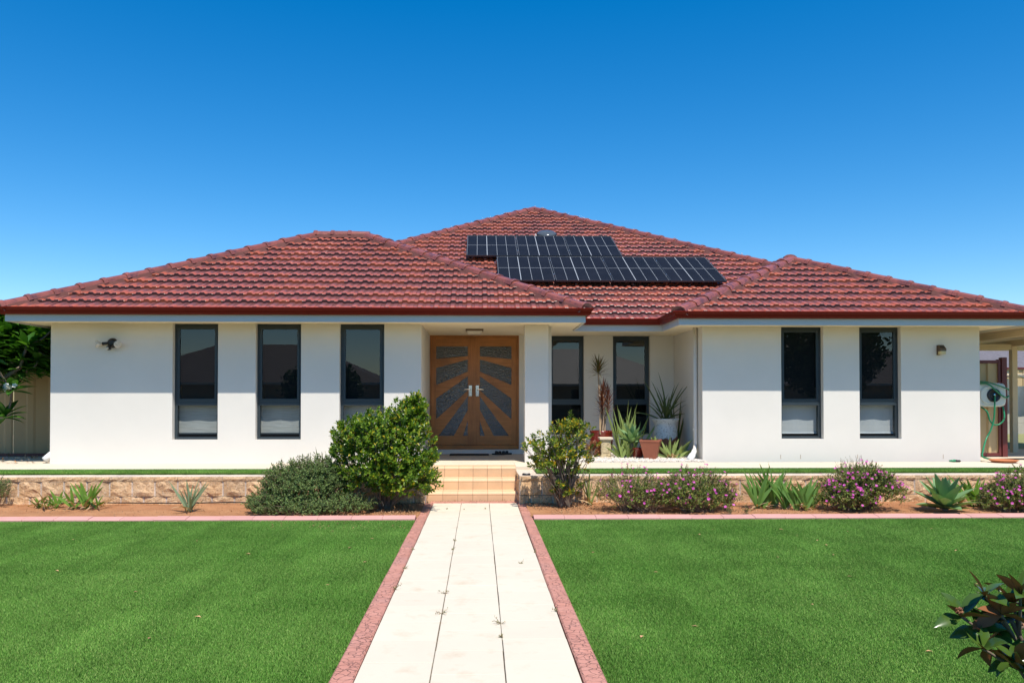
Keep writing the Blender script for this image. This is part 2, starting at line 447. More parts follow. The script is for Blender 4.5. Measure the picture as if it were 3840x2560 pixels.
def put(name, mesh, parent=None, M=None):
    """link mesh (given in world space, or placed by the world matrix M) under a parent"""
    o = bpy.data.objects.new(name, mesh)
    COL.objects.link(o)
    M = M if M is not None else Matrix.Identity(4)
    if parent:
        o.parent = parent
    o.matrix_basis = (WM[parent.name].inverted() @ M) if parent else M
    WM[o.name] = M.copy()
    return o

class MB:
    """collects faces, builds one mesh"""
    def __init__(s):
        s.v, s.f, s.m, s.uv = [], [], [], []
    def face(s, pts, mi=0, uv=None):
        n = len(s.v)
        s.v += [tuple(p) for p in pts]
        s.f.append(tuple(range(n, n + len(pts))))
        s.m.append(mi)
        s.uv.append(uv)
        return s
    def mesh_part(s, verts, faces, mi=0):
        n = len(s.v)
        s.v += [tuple(p) for p in verts]
        for f in faces:
            s.f.append(tuple(i + n for i in f))
            s.m.append(mi)
            s.uv.append(None)
        return s
    def box(s, x0, x1, y0, y1, z0, z1, mi=0):
        vs_ = [(x0, y0, z0), (x1, y0, z0), (x1, y1, z0), (x0, y1, z0), (x0, y0, z1), (x1, y0, z1), (x1, y1, z1), (x0, y1, z1)]
        return s.mesh_part(vs_, [(0, 3, 2, 1), (4, 5, 6, 7), (0, 1, 5, 4), (1, 2, 6, 5), (2, 3, 7, 6), (3, 0, 4, 7)], mi)
    def bevbox(s, x0, x1, y0, y1, z0, z1, b, mi=0):
        """box whose top edges are chamfered"""
        vs_ = [(x0, y0, z0), (x1, y0, z0), (x1, y1, z0), (x0, y1, z0),
               (x0, y0, z1 - b), (x1, y0, z1 - b), (x1, y1, z1 - b), (x0, y1, z1 - b),
               (x0 + b, y0 + b, z1), (x1 - b, y0 + b, z1), (x1 - b, y1 - b, z1), (x0 + b, y1 - b, z1)]
        fs = [(0, 3, 2, 1), (8, 9, 10, 11)]
        for i in range(4):
            j = (i + 1) % 4
            fs += [(i, j, 4 + j, 4 + i), (4 + i, 4 + j, 8 + j, 8 + i)]
        return s.mesh_part(vs_, fs, mi)
    def prism(s, poly, y0, y1, mi=0):
        """poly in (x,z), extruded along y"""
        n = len(poly)
        vs_ = [(x, y0, z) for x, z in poly] + [(x, y1, z) for x, z in poly]
        fs = [tuple(range(n)), tuple(reversed(range(n, 2 * n)))]
        fs += [(i, n + i, n + (i + 1) % n, (i + 1) % n) for i in range(n)]
        return s.mesh_part(vs_, fs, mi)
    def tube(s, pts, rad, seg=6, mi=0, cap=True):
        pts = [Vector(p) for p in pts]
        n = len(pts)
        rr = rad if hasattr(rad, '__len__') else [rad] * n
        verts, faces = [], []
        ref = Vector((0.31, 0.17, 0.93))
        for i, p in enumerate(pts):
            t = (pts[min(i + 1, n - 1)] - pts[max(i - 1, 0)])
            t = t.normalized() if t.length > 1e-9 else Vector((0, 0, 1))
            a = t.cross(ref)
            if a.length < 0.05:
                a = t.cross(Vector((1, 0, 0)))
            a.normalize()
            b = t.cross(a)
            for k in range(seg):
                an = 2 * math.pi * k / seg
                verts.append(p + (a * math.cos(an) + b * math.sin(an)) * rr[i])
        for i in range(n - 1):
            for k in range(seg):
                k2 = (k + 1) % seg
                faces.append((i * seg + k, i * seg + k2, (i + 1) * seg + k2, (i + 1) * seg + k))
        if cap:
            faces.append(tuple(reversed(range(seg))))
            faces.append(tuple((n - 1) * seg + k for k in range(seg)))
        return s.mesh_part(verts, faces, mi)
    def lathe(s, prof, c, seg=24, mi=0, axis='z'):
        verts, faces = [], []
        n = len(prof)
        for r, z in prof:
            for k in range(seg):
                a = 2 * math.pi * k / seg
                x, y = r * math.cos(a), r * math.sin(a)
                if axis == 'z': verts.append((c[0] + x, c[1] + y, c[2] + z))
                elif axis == 'y': verts.append((c[0] + x, c[1] + z, c[2] + y))
                else: verts.append((c[0] + z, c[1] + x, c[2] + y))
        for i in range(n - 1):
            for k in range(seg):
                k2 = (k + 1) % seg
                faces.append((i * seg + k, i * seg + k2, (i + 1) * seg + k2, (i + 1) * seg + k))
        faces.append(tuple(reversed(range(seg))))
        faces.append(tuple((n - 1) * seg + k for k in range(seg)))
        return s.mesh_part(verts, faces, mi)
    def mesh(s, name, mats, smooth=False, fix=False):
        me = bpy.data.meshes.new(name)
        me.from_pydata(s.v, [], s.f)
        mats = mats if isinstance(mats, (list, tuple)) else [mats]
        for m in mats:
            me.materials.append(MT[m])
        me.polygons.foreach_set('material_index', s.m)
        if any(u is not None for u in s.uv):
            lay = me.uv_layers.new(name='UVMap')
            for p, u in zip(me.polygons, s.uv):
                if u:
                    for li, c in zip(p.loop_indices, u):
                        lay.data[li].uv = c
        if fix:
            bm = bmesh.new(); bm.from_mesh(me)
            bmesh.ops.remove_doubles(bm, verts=bm.verts, dist=1e-5)
            bmesh.ops.recalc_face_normals(bm, faces=bm.faces)
            bm.to_mesh(me); bm.free()
        if smooth:
            me.polygons.foreach_set('use_smooth', [True] * len(me.polygons))
        me.update()
        return me
    def build(s, name, mats, parent=None, smooth=False, fix=True):
        return put(name, s.mesh(name, mats, smooth, fix), parent)

def part_box(name, m, parent, *b):
    return MB().box(*b).build(name, m, parent)

def struct(o):
    o['kind'] = 'structure'
    return o

# ------------------------------------------------------------------ the setting: ground, terrace, path, lawn, bed
struct(MB().box(-900, 900, -900, 900, -1.0, -0.06).build('ground', 'ground'))
struct(MB().box(-60, 60, -13, -6.5, -0.058, -0.03).build('road', 'asphalt'))
for bx_ in ((-60, -0.99, 11.30, 60), (0.80, 60, 11.30, 60), (-0.989, 0.799, 12.35, 60)):
    struct(MB().box(*bx_, -0.05, 0.405).build('terrace_ground', 'ground'))
ZV = 0.475

# lawn: backing sheets + blades
def turf_patch(name, size, count, hmin, hmax, seed):
    rng = random.Random(seed)
    b = MB()
    for i in range(count):
        x, y = (rng.random() - 0.5) * size, (rng.random() - 0.5) * size
        a = rng.random() * 2 * math.pi
        w = 0.0010 + rng.random() * 0.0009
        h = hmin + rng.random() * (hmax - hmin)
        lx, ly = rng.gauss(0, 0.30) * h, (rng.gauss(-0.05, 0.30)) * h
        dx, dy = math.cos(a) * w, math.sin(a) * w
        b.face([(x - dx, y - dy, 0), (x + dx, y + dy, 0), (x + lx * 0.45 + dx * .8, y + ly * 0.45 + dy * .8, h * 0.6), (x + lx * 0.45 - dx * .8, y + ly * 0.45 - dy * .8, h * 0.6)])
        n = len(b.v)
        b.v.append((x + lx, y + ly, h))
        b.f.append((n - 1, n - 2, n)); b.m.append(0); b.uv.append(None)
    me = b.mesh(name, 'turf', fix=False)
    return bpy.data.objects.new(name, me)     # a source for the turf modifier only, not linked itself

def turf_field(name, centres, size, patch, label, z):
    me = bpy.data.meshes.new(name)
    me.from_pydata([(x, y, z) for x, y in centres], [], [])
    rot = me.attributes.new('turn', 'FLOAT', 'POINT')
    rng = random.Random(len(centres))
    rot.data.foreach_set('value', [rng.randrange(4) * math.pi / 2 for _ in centres])
    o = bpy.data.objects.new(name, me)
    COL.objects.link(o)
    ng = bpy.data.node_groups.new(name + '_nodes', 'GeometryNodeTree')
    ng.interface.new_socket('Geometry', in_out='INPUT', socket_type='NodeSocketGeometry')
    ng.interface.new_socket('Geometry', in_out='OUTPUT', socket_type='NodeSocketGeometry')
    gi, go = ng.nodes.new('NodeGroupInput'), ng.nodes.new('NodeGroupOutput')
    oi = ng.nodes.new('GeometryNodeObjectInfo'); oi.inputs['Object'].default_value = patch
    oi.inputs['As Instance'].default_value = True
    at = ng.nodes.new('GeometryNodeInputNamedAttribute'); at.data_type = 'FLOAT'; at.inputs['Name'].default_value = 'turn'
    cx = ng.nodes.new('ShaderNodeCombineXYZ')
    ip = ng.nodes.new('GeometryNodeInstanceOnPoints')
    ng.links.new(gi.outputs[0], ip.inputs['Points'])
    ng.links.new(oi.outputs['Geometry'], ip.inputs['Instance'])
    ng.links.new(at.outputs['Attribute'], cx.inputs['Z'])
    ng.links.new(cx.outputs[0], ip.inputs['Rotation'])
    ng.links.new(ip.outputs[0], go.inputs[0])
    md = o.modifiers.new('turf', 'NODES'); md.node_group = ng
    return tag(o, label, 'grass', kind='stuff')

PS = 0.42
patch_a = turf_patch('turf_patch', PS, 12500, 0.013, 0.027, 1)
KY = 9.71                                        # lawn side of the bed kerb
PL0, PL1 = -0.640, 0.525                         # path (white slabs)
EL0, ER1 = -0.768, 0.650                         # outer edges of the pink borders
struct(MB().box(-30, EL0 - .002, -5.5, KY - .002, -0.055, 0.0).build('lawn_left', 'turf_base'))
struct(MB().box(ER1 + .002, 30, -5.5, KY - .002, -0.055, 0.0).build('lawn_right', 'turf_base'))
rows = [KY - PS * (j + 0.5) for j in range(17)]
turf_field('lawn_grass', [(EL0 - PS * (i + 0.5), y) for i in range(18) for y in rows], PS, patch_a, 'short green artificial turf left of the cream path', 0.0)
turf_field('lawn_grass', [(ER1 + PS * (i + 0.5), y) for i in range(18) for y in rows], PS, patch_a, 'short green artificial turf right of the cream path', 0.0)

# path
path = struct(MB().box(PL0, PL1, -5.5, 11.32, -0.05, 0.008).build('path', 'joint'))
cw = (PL1 - PL0) / 3
SL = 0.402
offs = [0.0, 0.205, 0.018]
# slab joints measured in the photograph: a joint of the left column lies at y = 4.40
for c in range(3):
    k = 0
    y = 2.2 + (4.40 - 2.2) % SL + offs[c] - SL
    while y < 11.2:
        y1 = min(y + SL, 11.20)
        g = 0.0045 if c else 0.003
        if y1 - y > 0.06:
            jx = random.uniform(-.0015, .0015)
            zt = 0.03 + random.uniform(-.0012, .0012)
            b = MB().bevbox(PL0 + c * cw + 0.0027 + jx, PL0 + (c + 1) * cw - 0.0027 + jx, y + .0012, y1 - .0012, 0.0, zt, 0.0025)
            b.build('paving_slab', 'paver', path)
        y += SL
MB().bevbox(PL0 - .05, PL1 + .06, 11.205, 11.40, -0.04, 0.034, 0.006).build('threshold_strip', 'stamp', path)
# pink stamped borders
for side, (xa, xb) in enumerate(((EL0, PL0 - .004), (PL1 + .004, ER1))):
    bd = empty('path_border', ((xa + xb) / 2, 7, 0))
    struct(bd)
    y = 2.3 + 0.3 * side
    while y < 11.15:
        L_ = min(random.uniform(0.75, 1.1), 11.16 - y)
        MB().bevbox(xa + random.uniform(-.003, .003), xb, y + .0015, y + L_ - .0015, -0.05, 0.036 + random.uniform(-.002, .002), 0.01).build('border_segment', 'stamp', bd)
        y += L_
# bed kerb
for side in (0, 1):
    kb = empty('bed_kerb', (-4 if side == 0 else 4, KY + .1, 0))
    struct(kb)
    x = EL0 - 0.01 if side == 0 else ER1 + 0.01
    while abs(x) < 9:
        L_ = random.uniform(0.37, 0.41)
        x0, x1 = (x - L_, x) if side == 0 else (x, x + L_)
        dz = random.uniform(-.003, .003)
        prof = [(0, -0.05), (0, 0.03), (0.012, 0.04), (0.14, 0.056), (0.16, 0.05), (0.17, -0.05)]
        vs_ = [(x0 + .002, KY + p, q + dz) for p, q in prof] + [(x1 - .002, KY + p, q + dz) for p, q in prof]
        n = len(prof)
        fs = [tuple(range(n)), tuple(reversed(range(n, 2 * n)))] + [(i, n + i, n + (i + 1) % n, (i + 1) % n) for i in range(n)]
        MB().mesh_part(vs_, fs).build('kerb_block', 'kerb', kb)
        x = x0 if side == 0 else x1

# soil of the two beds
def soil_z(x, y):
    return 0.035 + 0.022 * mnoise.noise(Vector((x * 1.3, y * 2.1, 0))) + 0.012 * mnoise.noise(Vector((x * 6, y * 6, 3))) + 0.03 * max(0, (y - 10.4))
def soil(name, x0, x1, y0, y1):
    nx, ny = int((x1 - x0) / 0.06), int((y1 - y0) / 0.06)
    vs_, fs = [], []
    for j in range(ny + 1):
        for i in range(nx + 1):
            x, y = x0 + (x1 - x0) * i / nx, y0 + (y1 - y0) * j / ny
            vs_.append((x, y, soil_z(x, y)))
    for j in range(ny):
        for i in range(nx):
            a = j * (nx + 1) + i
            fs.append((a, a + 1, a + nx + 2, a + nx + 1))
    return struct(MB().mesh_part(vs_, fs).build(name, 'soil', smooth=True, fix=False))
soil('garden_bed_left', -9, EL0 + .02, KY + .15, 11.3)
soil('garden_bed_right', ER1 - .02, 9, KY + .15, 11.3)

# ------------------------------------------------------------------ retaining walls of split-face blocks
def block_mesh(w, h, d, seed, amp):
    """front (towards -y) is a rough split face with smooth chamfered side margins"""
    rng = random.Random(seed)
    nx, nz = 5, 4
    mg = 0.011
    b = MB()
    pts = {}
    for i in range(nx + 1):
        for j in range(nz + 1):
            edge = i in (0, nx)
            dep = 0 if edge else -amp * (0.15 + 1.05 * rng.random())
            if j in (0, nz): dep *= 0.55
            jx = 0 if edge else rng.uniform(-.3, .3) * (w / nx)
            jz = 0 if j in (0, nz) else rng.uniform(-.3, .3) * (h / nz)
            pts[i, j] = (mg + (w - 2 * mg) * i / nx + jx - w / 2, dep, 0.003 + (h - 0.006) * j / nz + jz)
    for i in range(nx):
        for j in range(nz):
            q = [pts[i, j], pts[i + 1, j], pts[i + 1, j + 1], pts[i, j + 1]]
            if rng.random() < 0.5:
                b.face([q[0], q[1], q[2]]); b.face([q[0], q[2], q[3]])
            else:
                b.face([q[0], q[1], q[3]]); b.face([q[1], q[2], q[3]])
    h0, h1 = 0.003, h - 0.003
    for sx in (-1, 1):
        xe, xi = sx * (w / 2 - 0.001), sx * (w / 2 - mg)
        b.face([(xe, 0.006, h0), (xi, 0, h0), (xi, 0, h1), (xe, 0.006, h1)], 1)
        b.face([(xe, 0.006, h0), (xe, 0.006, h1), (xe, d, h1), (xe, d, h0)], 1)
    top = [(-w / 2 + .001, .006, h1)] + [(pts[i, nz][0], pts[i, nz][1], h1) for i in range(nx + 1)] + [(w / 2 - .001, .006, h1), (w / 2 - .001, d, h1), (-w / 2 + .001, d, h1)]
    b.face(top, 1)
    b.face([(x, y, h0) for x, y, z in reversed(top)], 1)
    return b.mesh('split_block', ['split', 'cap_stone'], fix=True)

def cap_mesh(w, h, d, seed):
    rng = random.Random(seed)
    b = MB()
    n = 6
    fr = [(-w / 2 + .001 + (w - .002) * i / n, -0.004 - rng.random() * 0.012) for i in range(n + 1)]
    bk = [(w / 2 - .001 - (w - .002) * i / n, d - 0.035 * abs(1 - 2 * i / n) ** 2.2) for i in range(n + 1)]
    out = fr + bk
    m = [(x, y - rng.random() * .016) for x, y in fr] + bk
    b.face([(x, y, h) for x, y in out], 1)
    b.face([(x, y, 0.002) for x, y in reversed(out)], 1)
    for i in range(len(out)):
        j = (i + 1) % len(out)
        if i < n:
            b.face([(*m[i], h * .5), (*m[j], h * .5), (*out[j], h), (*out[i], h)], 0)
            b.face([(*out[i], .002), (*out[j], .002), (*m[j], h * .5), (*m[i], h * .5)], 0)
        else:
            a = out[i] if i > n else m[i]
            b.face([(*out[i], .002), (*out[j], .002), (*out[j], h), (*out[i], h)], 1)
    return b.mesh('cap_block', ['split', 'cap_stone'], fix=True)

BW = 0.307
blk_lo = [block_mesh(BW, 0.165, 0.2, s, 0.022) for s in range(7)]
blk_mid = [block_mesh(BW, 0.203, 0.2, 20 + s, 0.026) for s in range(9)]
blk_cap = [cap_mesh(BW, 0.062, 0.33, 40 + s) for s in range(6)]
WY = 11.06
def retaining(label, x_start, x_end, sgn):
    rw = empty('retaining_wall', ((x_start + x_end) / 2, WY, 0), label, 'wall')
    for course, (z, meshes, off) in enumerate(((-0.01, blk_lo, 0.5), (0.155, blk_mid, 0.0), (0.358, blk_cap, 0.0))):
        x = x_start + sgn * (BW * 0.5 if off == 0 else BW * 0.25)
        first = True
        while abs(x) < abs(x_end):
            w = 1.0
            if off and first:
                w = 0.5
            M = Matrix.Translation((x, WY + random.uniform(-.004, .004), z)) @ Matrix.Diagonal((w * (1 if random.random() < .5 else -1) if False else w, 1, 1, 1))
            put('cap_block' if course == 2 else 'split_block', random.choice(meshes), rw, M)
            x += sgn * (BW * 0.75 if (off and first) else BW)
            first = False
    # return beside the steps
    y = WY + 0.2
    for z, meshes in ((-0.01, blk_lo), (0.155, blk_mid), (0.358, blk_cap)):
        for k in range(2 if z < .3 else 3):
            M = Matrix.Translation((x_start + sgn * 0.002, WY + 0.265 + BW * 0.5 + BW * k - (0.06 if z < .3 else 0), z)) @ Matrix.Rotation(R(-90 if sgn > 0 else 90), 4, 'Z')
            put('cap_block' if z > .3 else 'split_block', random.choice(meshes), rw, M)
    return rw
SX0, SX1 = -0.735, 0.545
retaining('split limestone block wall left of the entry steps', SX0 - 0.01, -9.2, -1)
retaining('split limestone block wall right of the entry steps', SX1 + 0.01, 9.2, 1)
# garden strip behind the wall
VE = 11.76
for side, (x0, x1) in enumerate(((-10, SX0 - .27), (SX1 + .27, 10))):
    struct(MB().box(x0, x1, WY + .32, VE - .003, 0.1, 0.445).build('grass_strip', 'turf_base'))
patch_b = turf_patch('turf_patch_small', 0.42, 9000, 0.014, 0.03, 5)
cl = [(SX0 - 0.27 - 0.42 * (i + .5), VE - .215) for i in range(20)]
cr = [(SX1 + 0.27 + 0.42 * (i + .5), VE - .215) for i in range(20)]
turf_field('strip_grass', cl, 0.42, patch_b, 'narrow turf strip on top of the left retaining wall', 0.445)
turf_field('strip_grass', cr, 0.42, patch_b, 'narrow turf strip on top of the right retaining wall', 0.445)

# verandah paving
ver = empty('verandah', (0, 12.3, ZV))
struct(ver)
STEP3 = 12.02
def ver_slabs(x0, x1, y0, y1, w):
    x = x0
    while x < x1 - .05:
        xb = min(x + w, x1)
        MB().bevbox(x + .0015, xb - .0015, y0, y1, 0.3, ZV, 0.006).build('concrete_bay', 'concrete', ver)
        x = xb
ver_slabs(-10, SX0 - .27, VE, 12.80, 1.55)
ver_slabs(SX1 + .27, 10.5, VE, 12.735, 1.55)
for x0, x1 in ((SX0 - .268, SX0), (SX1, SX1 + .268)):
    MB().bevbox(x0, x1, STEP3 + .02, 12.80 if x0 < 0 else 12.735, 0.3, ZV, 0.006).build('concrete_bay', 'concrete', ver)
MB().box(SX0, SX1, STEP3 + .29, 15.1, 0.3, ZV - .004).build('porch_floor', 'concrete', ver)
MB().box(-0.93, SX0 - .001, 12.802, 15.1, 0.3, ZV - .004).build('porch_floor', 'concrete', ver)
MB().box(SX1 + .001, 1.25, 12.737, 15.1, 0.3, ZV - .004).build('porch_floor', 'concrete', ver)
MB().box(8.3, 14, 12.737, 16.2, 0.3, ZV - .006).build('side_path', 'concrete', ver)
MB().box(-14, -6.74, 12.802, 14.45, 0.3, ZV - .006).build('side_path', 'concrete', ver)

# entry steps: three rows of six bullnose tiles
steps = empty('entry_steps', (0, 11.5, 0.0), 'apricot tiled entry steps at the end of the path', 'steps')
levels = ((11.42, 0.165, 0.30), (11.72, 0.32, 0.30), (STEP3, ZV, 0.29))
tw = (SX1 - SX0) / 6
for si, (yf, zt, dep) in enumerate(levels):
    zb = 0.0 if si == 0 else levels[si - 1][1] - 0.004
    prof = [(0.004, zb)] + [(0.004, zt - 0.05)]
    prof += [(0.045 - 0.045 * math.cos(a) - 0.0, zt - 0.045 + 0.045 * math.sin(a)) for a in (0.15, 0.5, 0.9, 1.25, 1.57)]
    prof += [(dep, zt), (dep, zb)]
    for k in range(6):
        x0, x1 = SX0 + tw * k + .0018, SX0 + tw * (k + 1) - .0018
        n = len(prof)
        vs_ = [(x0, yf + p, q) for p, q in prof] + [(x1, yf + p, q) for p, q in prof]
        fs = [tuple(range(n)), tuple(reversed(range(n, 2 * n)))] + [(i, n + i, n + (i + 1) % n, (i + 1) % n) for i in range(n)]
        MB().mesh_part(vs_, fs).build('step_tile', 'step', steps)
MB().box(SX0 + .002, SX1 - .002, 11.45, STEP3 + .28, -0.02, 0.15).build('step_core', 'joint', steps)

# gravel bed in the recess
struct(MB().box(1.252, 3.655, 12.737, 14.94, 0.3, ZV + 0.01).build('gravel_bed', 'gravel'))
def pebbles():
    rng = random.Random(3)
    b = MB()
    ico = [(0, 0, 1), (.89, 0, .45), (.28, .85, .45), (-.72, .53, .45), (-.72, -.53, .45), (.28, -.85, .45), (.72, .53, -.3), (-.28, .85, -.3), (-.89, 0, -.3), (-.28, -.85, -.3), (.72, -.53, -.3)]
    tri = [(0, 1, 2), (0, 2, 3), (0, 3, 4), (0, 4, 5), (0, 5, 1), (1, 6, 2), (2, 7, 3), (3, 8, 4), (4, 9, 5), (5, 10, 1), (2, 6, 7), (3, 7, 8), (4, 8, 9), (5, 9, 10), (1, 10, 6)]
    for i in range(4200):
        y = 12.745 + (rng.random() ** 1.4) * 1.9
        x = 1.27 + rng.random() * 2.37
        s = rng.uniform(0.009, 0.020)
        a = rng.random() * 6.28
        ca, sa = math.cos(a), math.sin(a)
        ex, ey, ez = s * rng.uniform(.8, 1.4), s * rng.uniform(.7, 1.1), s * rng.uniform(.5, .8)
        z = ZV + .012 + rng.random() * .012
        b.mesh_part([(x + (p[0] * ex * ca - p[1] * ey * sa), y + (p[0] * ex * sa + p[1] * ey * ca), z + p[2] * ez) for p in ico], tri)
    tag(b.build('gravel_pebbles', 'gravel', fix=False), 'white pebbles spread below the potted plants', 'gravel', kind='stuff')
pebbles()

# ------------------------------------------------------------------ the house
house = empty('house', (0.8, 13.5, ZV), 'cream rendered single-storey house with red tiled hip roofs', 'house')
SOF = 2.68
YL, YR, YD = 12.72, 13.05, 14.95
REV = 0.10

def wall_run(x0, x1, yf, th, z0, z1, openings):
    """rendered wall facing -y with openings (x0, x1, sill, head)"""
    b = MB()
    xs = x0
    for ox0, ox1, sill, head in sorted(openings):
        b.box(xs, ox0, yf, yf + th, z0, z1)
        b.box(ox0, ox1, yf, yf + th, z0, sill)
        if head < z1 - .004:
            b.box(ox0, ox1, yf, yf + th, head, z1)
        xs = ox1
    b.box(xs, x1, yf, yf + th, z0, z1)
    return put('wall', b.mesh('wall', 'wall'), house)

ZB = 0.40
SILL = 0.845
L_OPEN = [(-4.835, -4.125, SILL, SOF), (-3.535, -2.822, SILL, SOF), (-2.215, -1.510, SILL, SOF)]
R_OPEN = [(4.968, 5.668, 0.832, SOF), (6.270, 6.965, 0.832, SOF)]
D_OPEN = [(-0.95, 0.74, 0.555, SOF), (1.30, 1.96, 0.83, SOF), (2.505, 3.205, 0.83, SOF)]
wall_run(-6.73, -0.925, YL, 0.24, ZB, SOF, L_OPEN)
wall_run(3.66, 8.285, YR, 0.24, ZB, SOF, R_OPEN)
wall_run(-0.92, 3.655, YD, 0.24, ZB, SOF, D_OPEN)
for b_ in ((-1.165, -0.925, YL + .2402, 15.2), (-6.73, -6.49, YL + .2402, 26), (3.66, 3.90, YR + .2402, 15.2), (8.045, 8.285, YR + .2402, 26)):
    part_box('wall', 'wall', house, b_[0], b_[1], b_[2], b_[3], ZB, SOF)
part_box('wall', 'wall', house, -6.48, 8.04, 25.76, 26.0, ZB, SOF)
# white riser under the door
part_box('door_step', 'wall', house, -0.918, 0.85, YD - 0.045, YD - 0.0015, ZV - .02, 0.553)
# porch pillar with a return nib behind its right side
part_box('pillar', 'wall', house, 0.728, 1.105, 12.80, 13.12, ZV - .02, SOF)
part_box('pillar_nib', 'wall', house, 0.83, 1.185, 13.122, 13.40, ZV - .02, SOF)
# a pilaster that hides the downpipe on the right wing
for x in (4.95, 6.23, 7.66, 5.9 - .62 + .0):
    part_box('weep_vent', 'cane', house, x - .004, x + .004, YR - .0022, YR + .01, ZV + .03, ZV + .10)

def glazing(par, x0, x1, y, z0, z1):
    return MB().face([(x0, y, z0), (x1, y, z0), (x1, y, z1), (x0, y, z1)]).build('pane', 'glass', par, fix=False)

def window(op, yw, lower, upper='screen', flip=1):
    x0, x1, z0, z1 = op
    z1 -= 0.0
    yf = yw + REV
    fw = 0.045
    tr0, tr1 = 1.385, 1.455
    f = MB()
    f.box(x0 + .001, x0 + fw, yf, yf + .07, z0 + .001, z1 - .001)
    f.box(x1 - fw, x1 - .001, yf, yf + .07, z0 + .001, z1 - .001)
    f.box(x0 + fw, x1 - fw, yf, yf + .07, z1 - .05, z1 - .001)
    f.box(x0 + fw, x1 - fw, yf, yf + .07, z0 + .001, z0 + .04)
    f.box(x0 + fw, x1 - fw, yf - .006, yf + .07, tr0, tr1)
    w = f.build('window', 'frame', house)
    s = MB()
    a0, a1, c0, c1 = x0 + fw + .001, x1 - fw - .001, tr1 + .001, z1 - .051
    t = 0.034
    s.box(a0, a0 + t, yf - .012, yf + .03, c0, c1); s.box(a1 - t, a1, yf - .012, yf + .03, c0, c1)
    s.box(a0 + t, a1 - t, yf - .012, yf + .03, c0, c0 + t); s.box(a0 + t, a1 - t, yf - .012, yf + .03, c1 - t, c1)
    s.build('sash', 'frame', w)
    glazing(w, a0 + t, a1 - t, yf + .006, c0 + t, c1 - t)
    glazing(w, x0 + fw, x1 - fw, yf + .030, z0 + .04, tr0)
    part_box('insect_screen', 'screen', w, a0 + t, a1 - t, yf + .045, yf + .047, c0 + t, c1 - t)
    if lower:
        # roller blind: slightly bowed fabric, weighted rail at its hem
        n = 8
        zt, zb = tr0 + .3, z0 + .10
        vs_ = [(x0 + .03 + (x1 - x0 - .06) * i / n, yf + .118 + .006 * math.sin(i * 1.3), z) for z in (zb, zt) for i in range(n + 1)]
        bl = MB().mesh_part(vs_, [(i, i + 1, n + 2 + i, n + 1 + i) for i in range(n)]).build('blind', lower, w)
        part_box('hem_rail', 'white' if lower == 'blind2' else 'frame', w, x0 + .03, x1 - .03, yf + .105, yf + .13, zb - .02, zb)
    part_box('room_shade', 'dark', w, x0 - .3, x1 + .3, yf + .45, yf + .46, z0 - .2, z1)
    return w
for op in L_OPEN:
    window(op, YL, 'blind')
for op in R_OPEN:
    window(op, YR, 'blind2')
for op in D_OPEN[1:]:
    window(op, YD, None)

# ---- double door with sunray panels
XC = -0.105
dfm = MB()
dfm.box(-0.945, XC - .812, YD - .01, YD + .12, 0.557, 2.678)
dfm.box(XC + .812, 0.735, YD - .01, YD + .12, 0.557, 2.678)
dfm.box(XC - .812, XC + .812, YD - .01, YD + .12, 2.652, 2.678)
dframe = dfm.build('door_frame', 'wood_v', house)
part_box('door_sill', 'wood_h', dframe, XC - .811, XC + .811, YD - .03, YD + .12, 0.557, 0.63)
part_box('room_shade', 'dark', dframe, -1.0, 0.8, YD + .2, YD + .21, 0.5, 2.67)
ZT, ZG1, ZG0, ZBt = 2.65, 2.476, 0.807, 0.633
rays = [[(0, .11), (1, .142), (1, .242), (0, .146)],
        [(0, .283), (1, .434), (1, .584), (0, .333)],
        [(0, .493), (1, .817), (1, 1), (.92, 1), (0, .557)],
        [(0, .71), (.44, 1), (.15, 1), (0, .83)]]
panes = [[(0, 0), (1, 0), (1, .142), (0, .11)], [(0, .146), (1, .242), (1, .434), (0, .283)],
         [(0, .333), (1, .584), (1, .817), (0, .493)], [(0, .557), (.92, 1), (.44, 1), (0, .71)], [(0, .83), (.15, 1), (0, 1)]]
for sg in (-1, 1):
    y0, y1 = YD + .012, YD + .052
    def bx(name, m, par, a, b, z0, z1, ya=y0, yb=y1):
        xa, xb = XC + sg * a, XC + sg * b
        return part_box(name, m, par, min(xa, xb), max(xa, xb), ya, yb, z0, z1)
    leaf = bx('door_leaf', 'wood_v', house, .006, .112, ZBt + .002, ZT)            # meeting stile carries the leaf
    bx('stile', 'wood_v', leaf, .705, .808, ZBt + .002, ZT)
    bx('rail', 'wood_h', leaf, .112, .705, ZG1, ZT)
    bx('rail', 'wood_h', leaf, .112, .705, ZBt + .002, ZG0)
    if sg < 0:
        bx('cover_strip', 'wood_v', leaf, -.018, .012, ZBt + .01, ZT - .01, y0 - .012, y0 - .001)
    gx = lambda a: XC + sg * (.112 + .593 * a)
    gz = lambda t: ZG1 + (ZG0 - ZG1) * t
    for r_ in rays:
        MB().prism([(gx(a), gz(t)) for a, t in r_], y0 + .003, y1 - .003).build('sunray_board', 'wood_h', leaf)
    for p_ in panes:
        MB().face([(gx(a), y0 + .019, gz(t)) for a, t in (p_ if sg < 0 else reversed(p_))]).build('pane', 'doorglass', leaf, fix=False)
    hd = bx('handle', 'chrome', leaf, .036, .096, 1.545, 1.745, y0 - .008, y0 - .0005)
    xk = XC + sg * .066
    MB().lathe([(.012, 0), (.012, -.045), (.008, -.05)], (xk, y0 - .008, 1.672), 10, axis='y').tube([(xk, y0 - .05, 1.672), (xk + sg * .06, y0 - .052, 1.674), (xk + sg * .115, y0 - .045, 1.668)], [.010, .009, .007], 8).build('lever', 'chrome', hd)
    MB().lathe([(.016, 0), (.016, -.012), (.006, -.014)], (xk, y0 - .008, 1.585), 12, axis='y').build('lock_cylinder', 'chrome', hd)

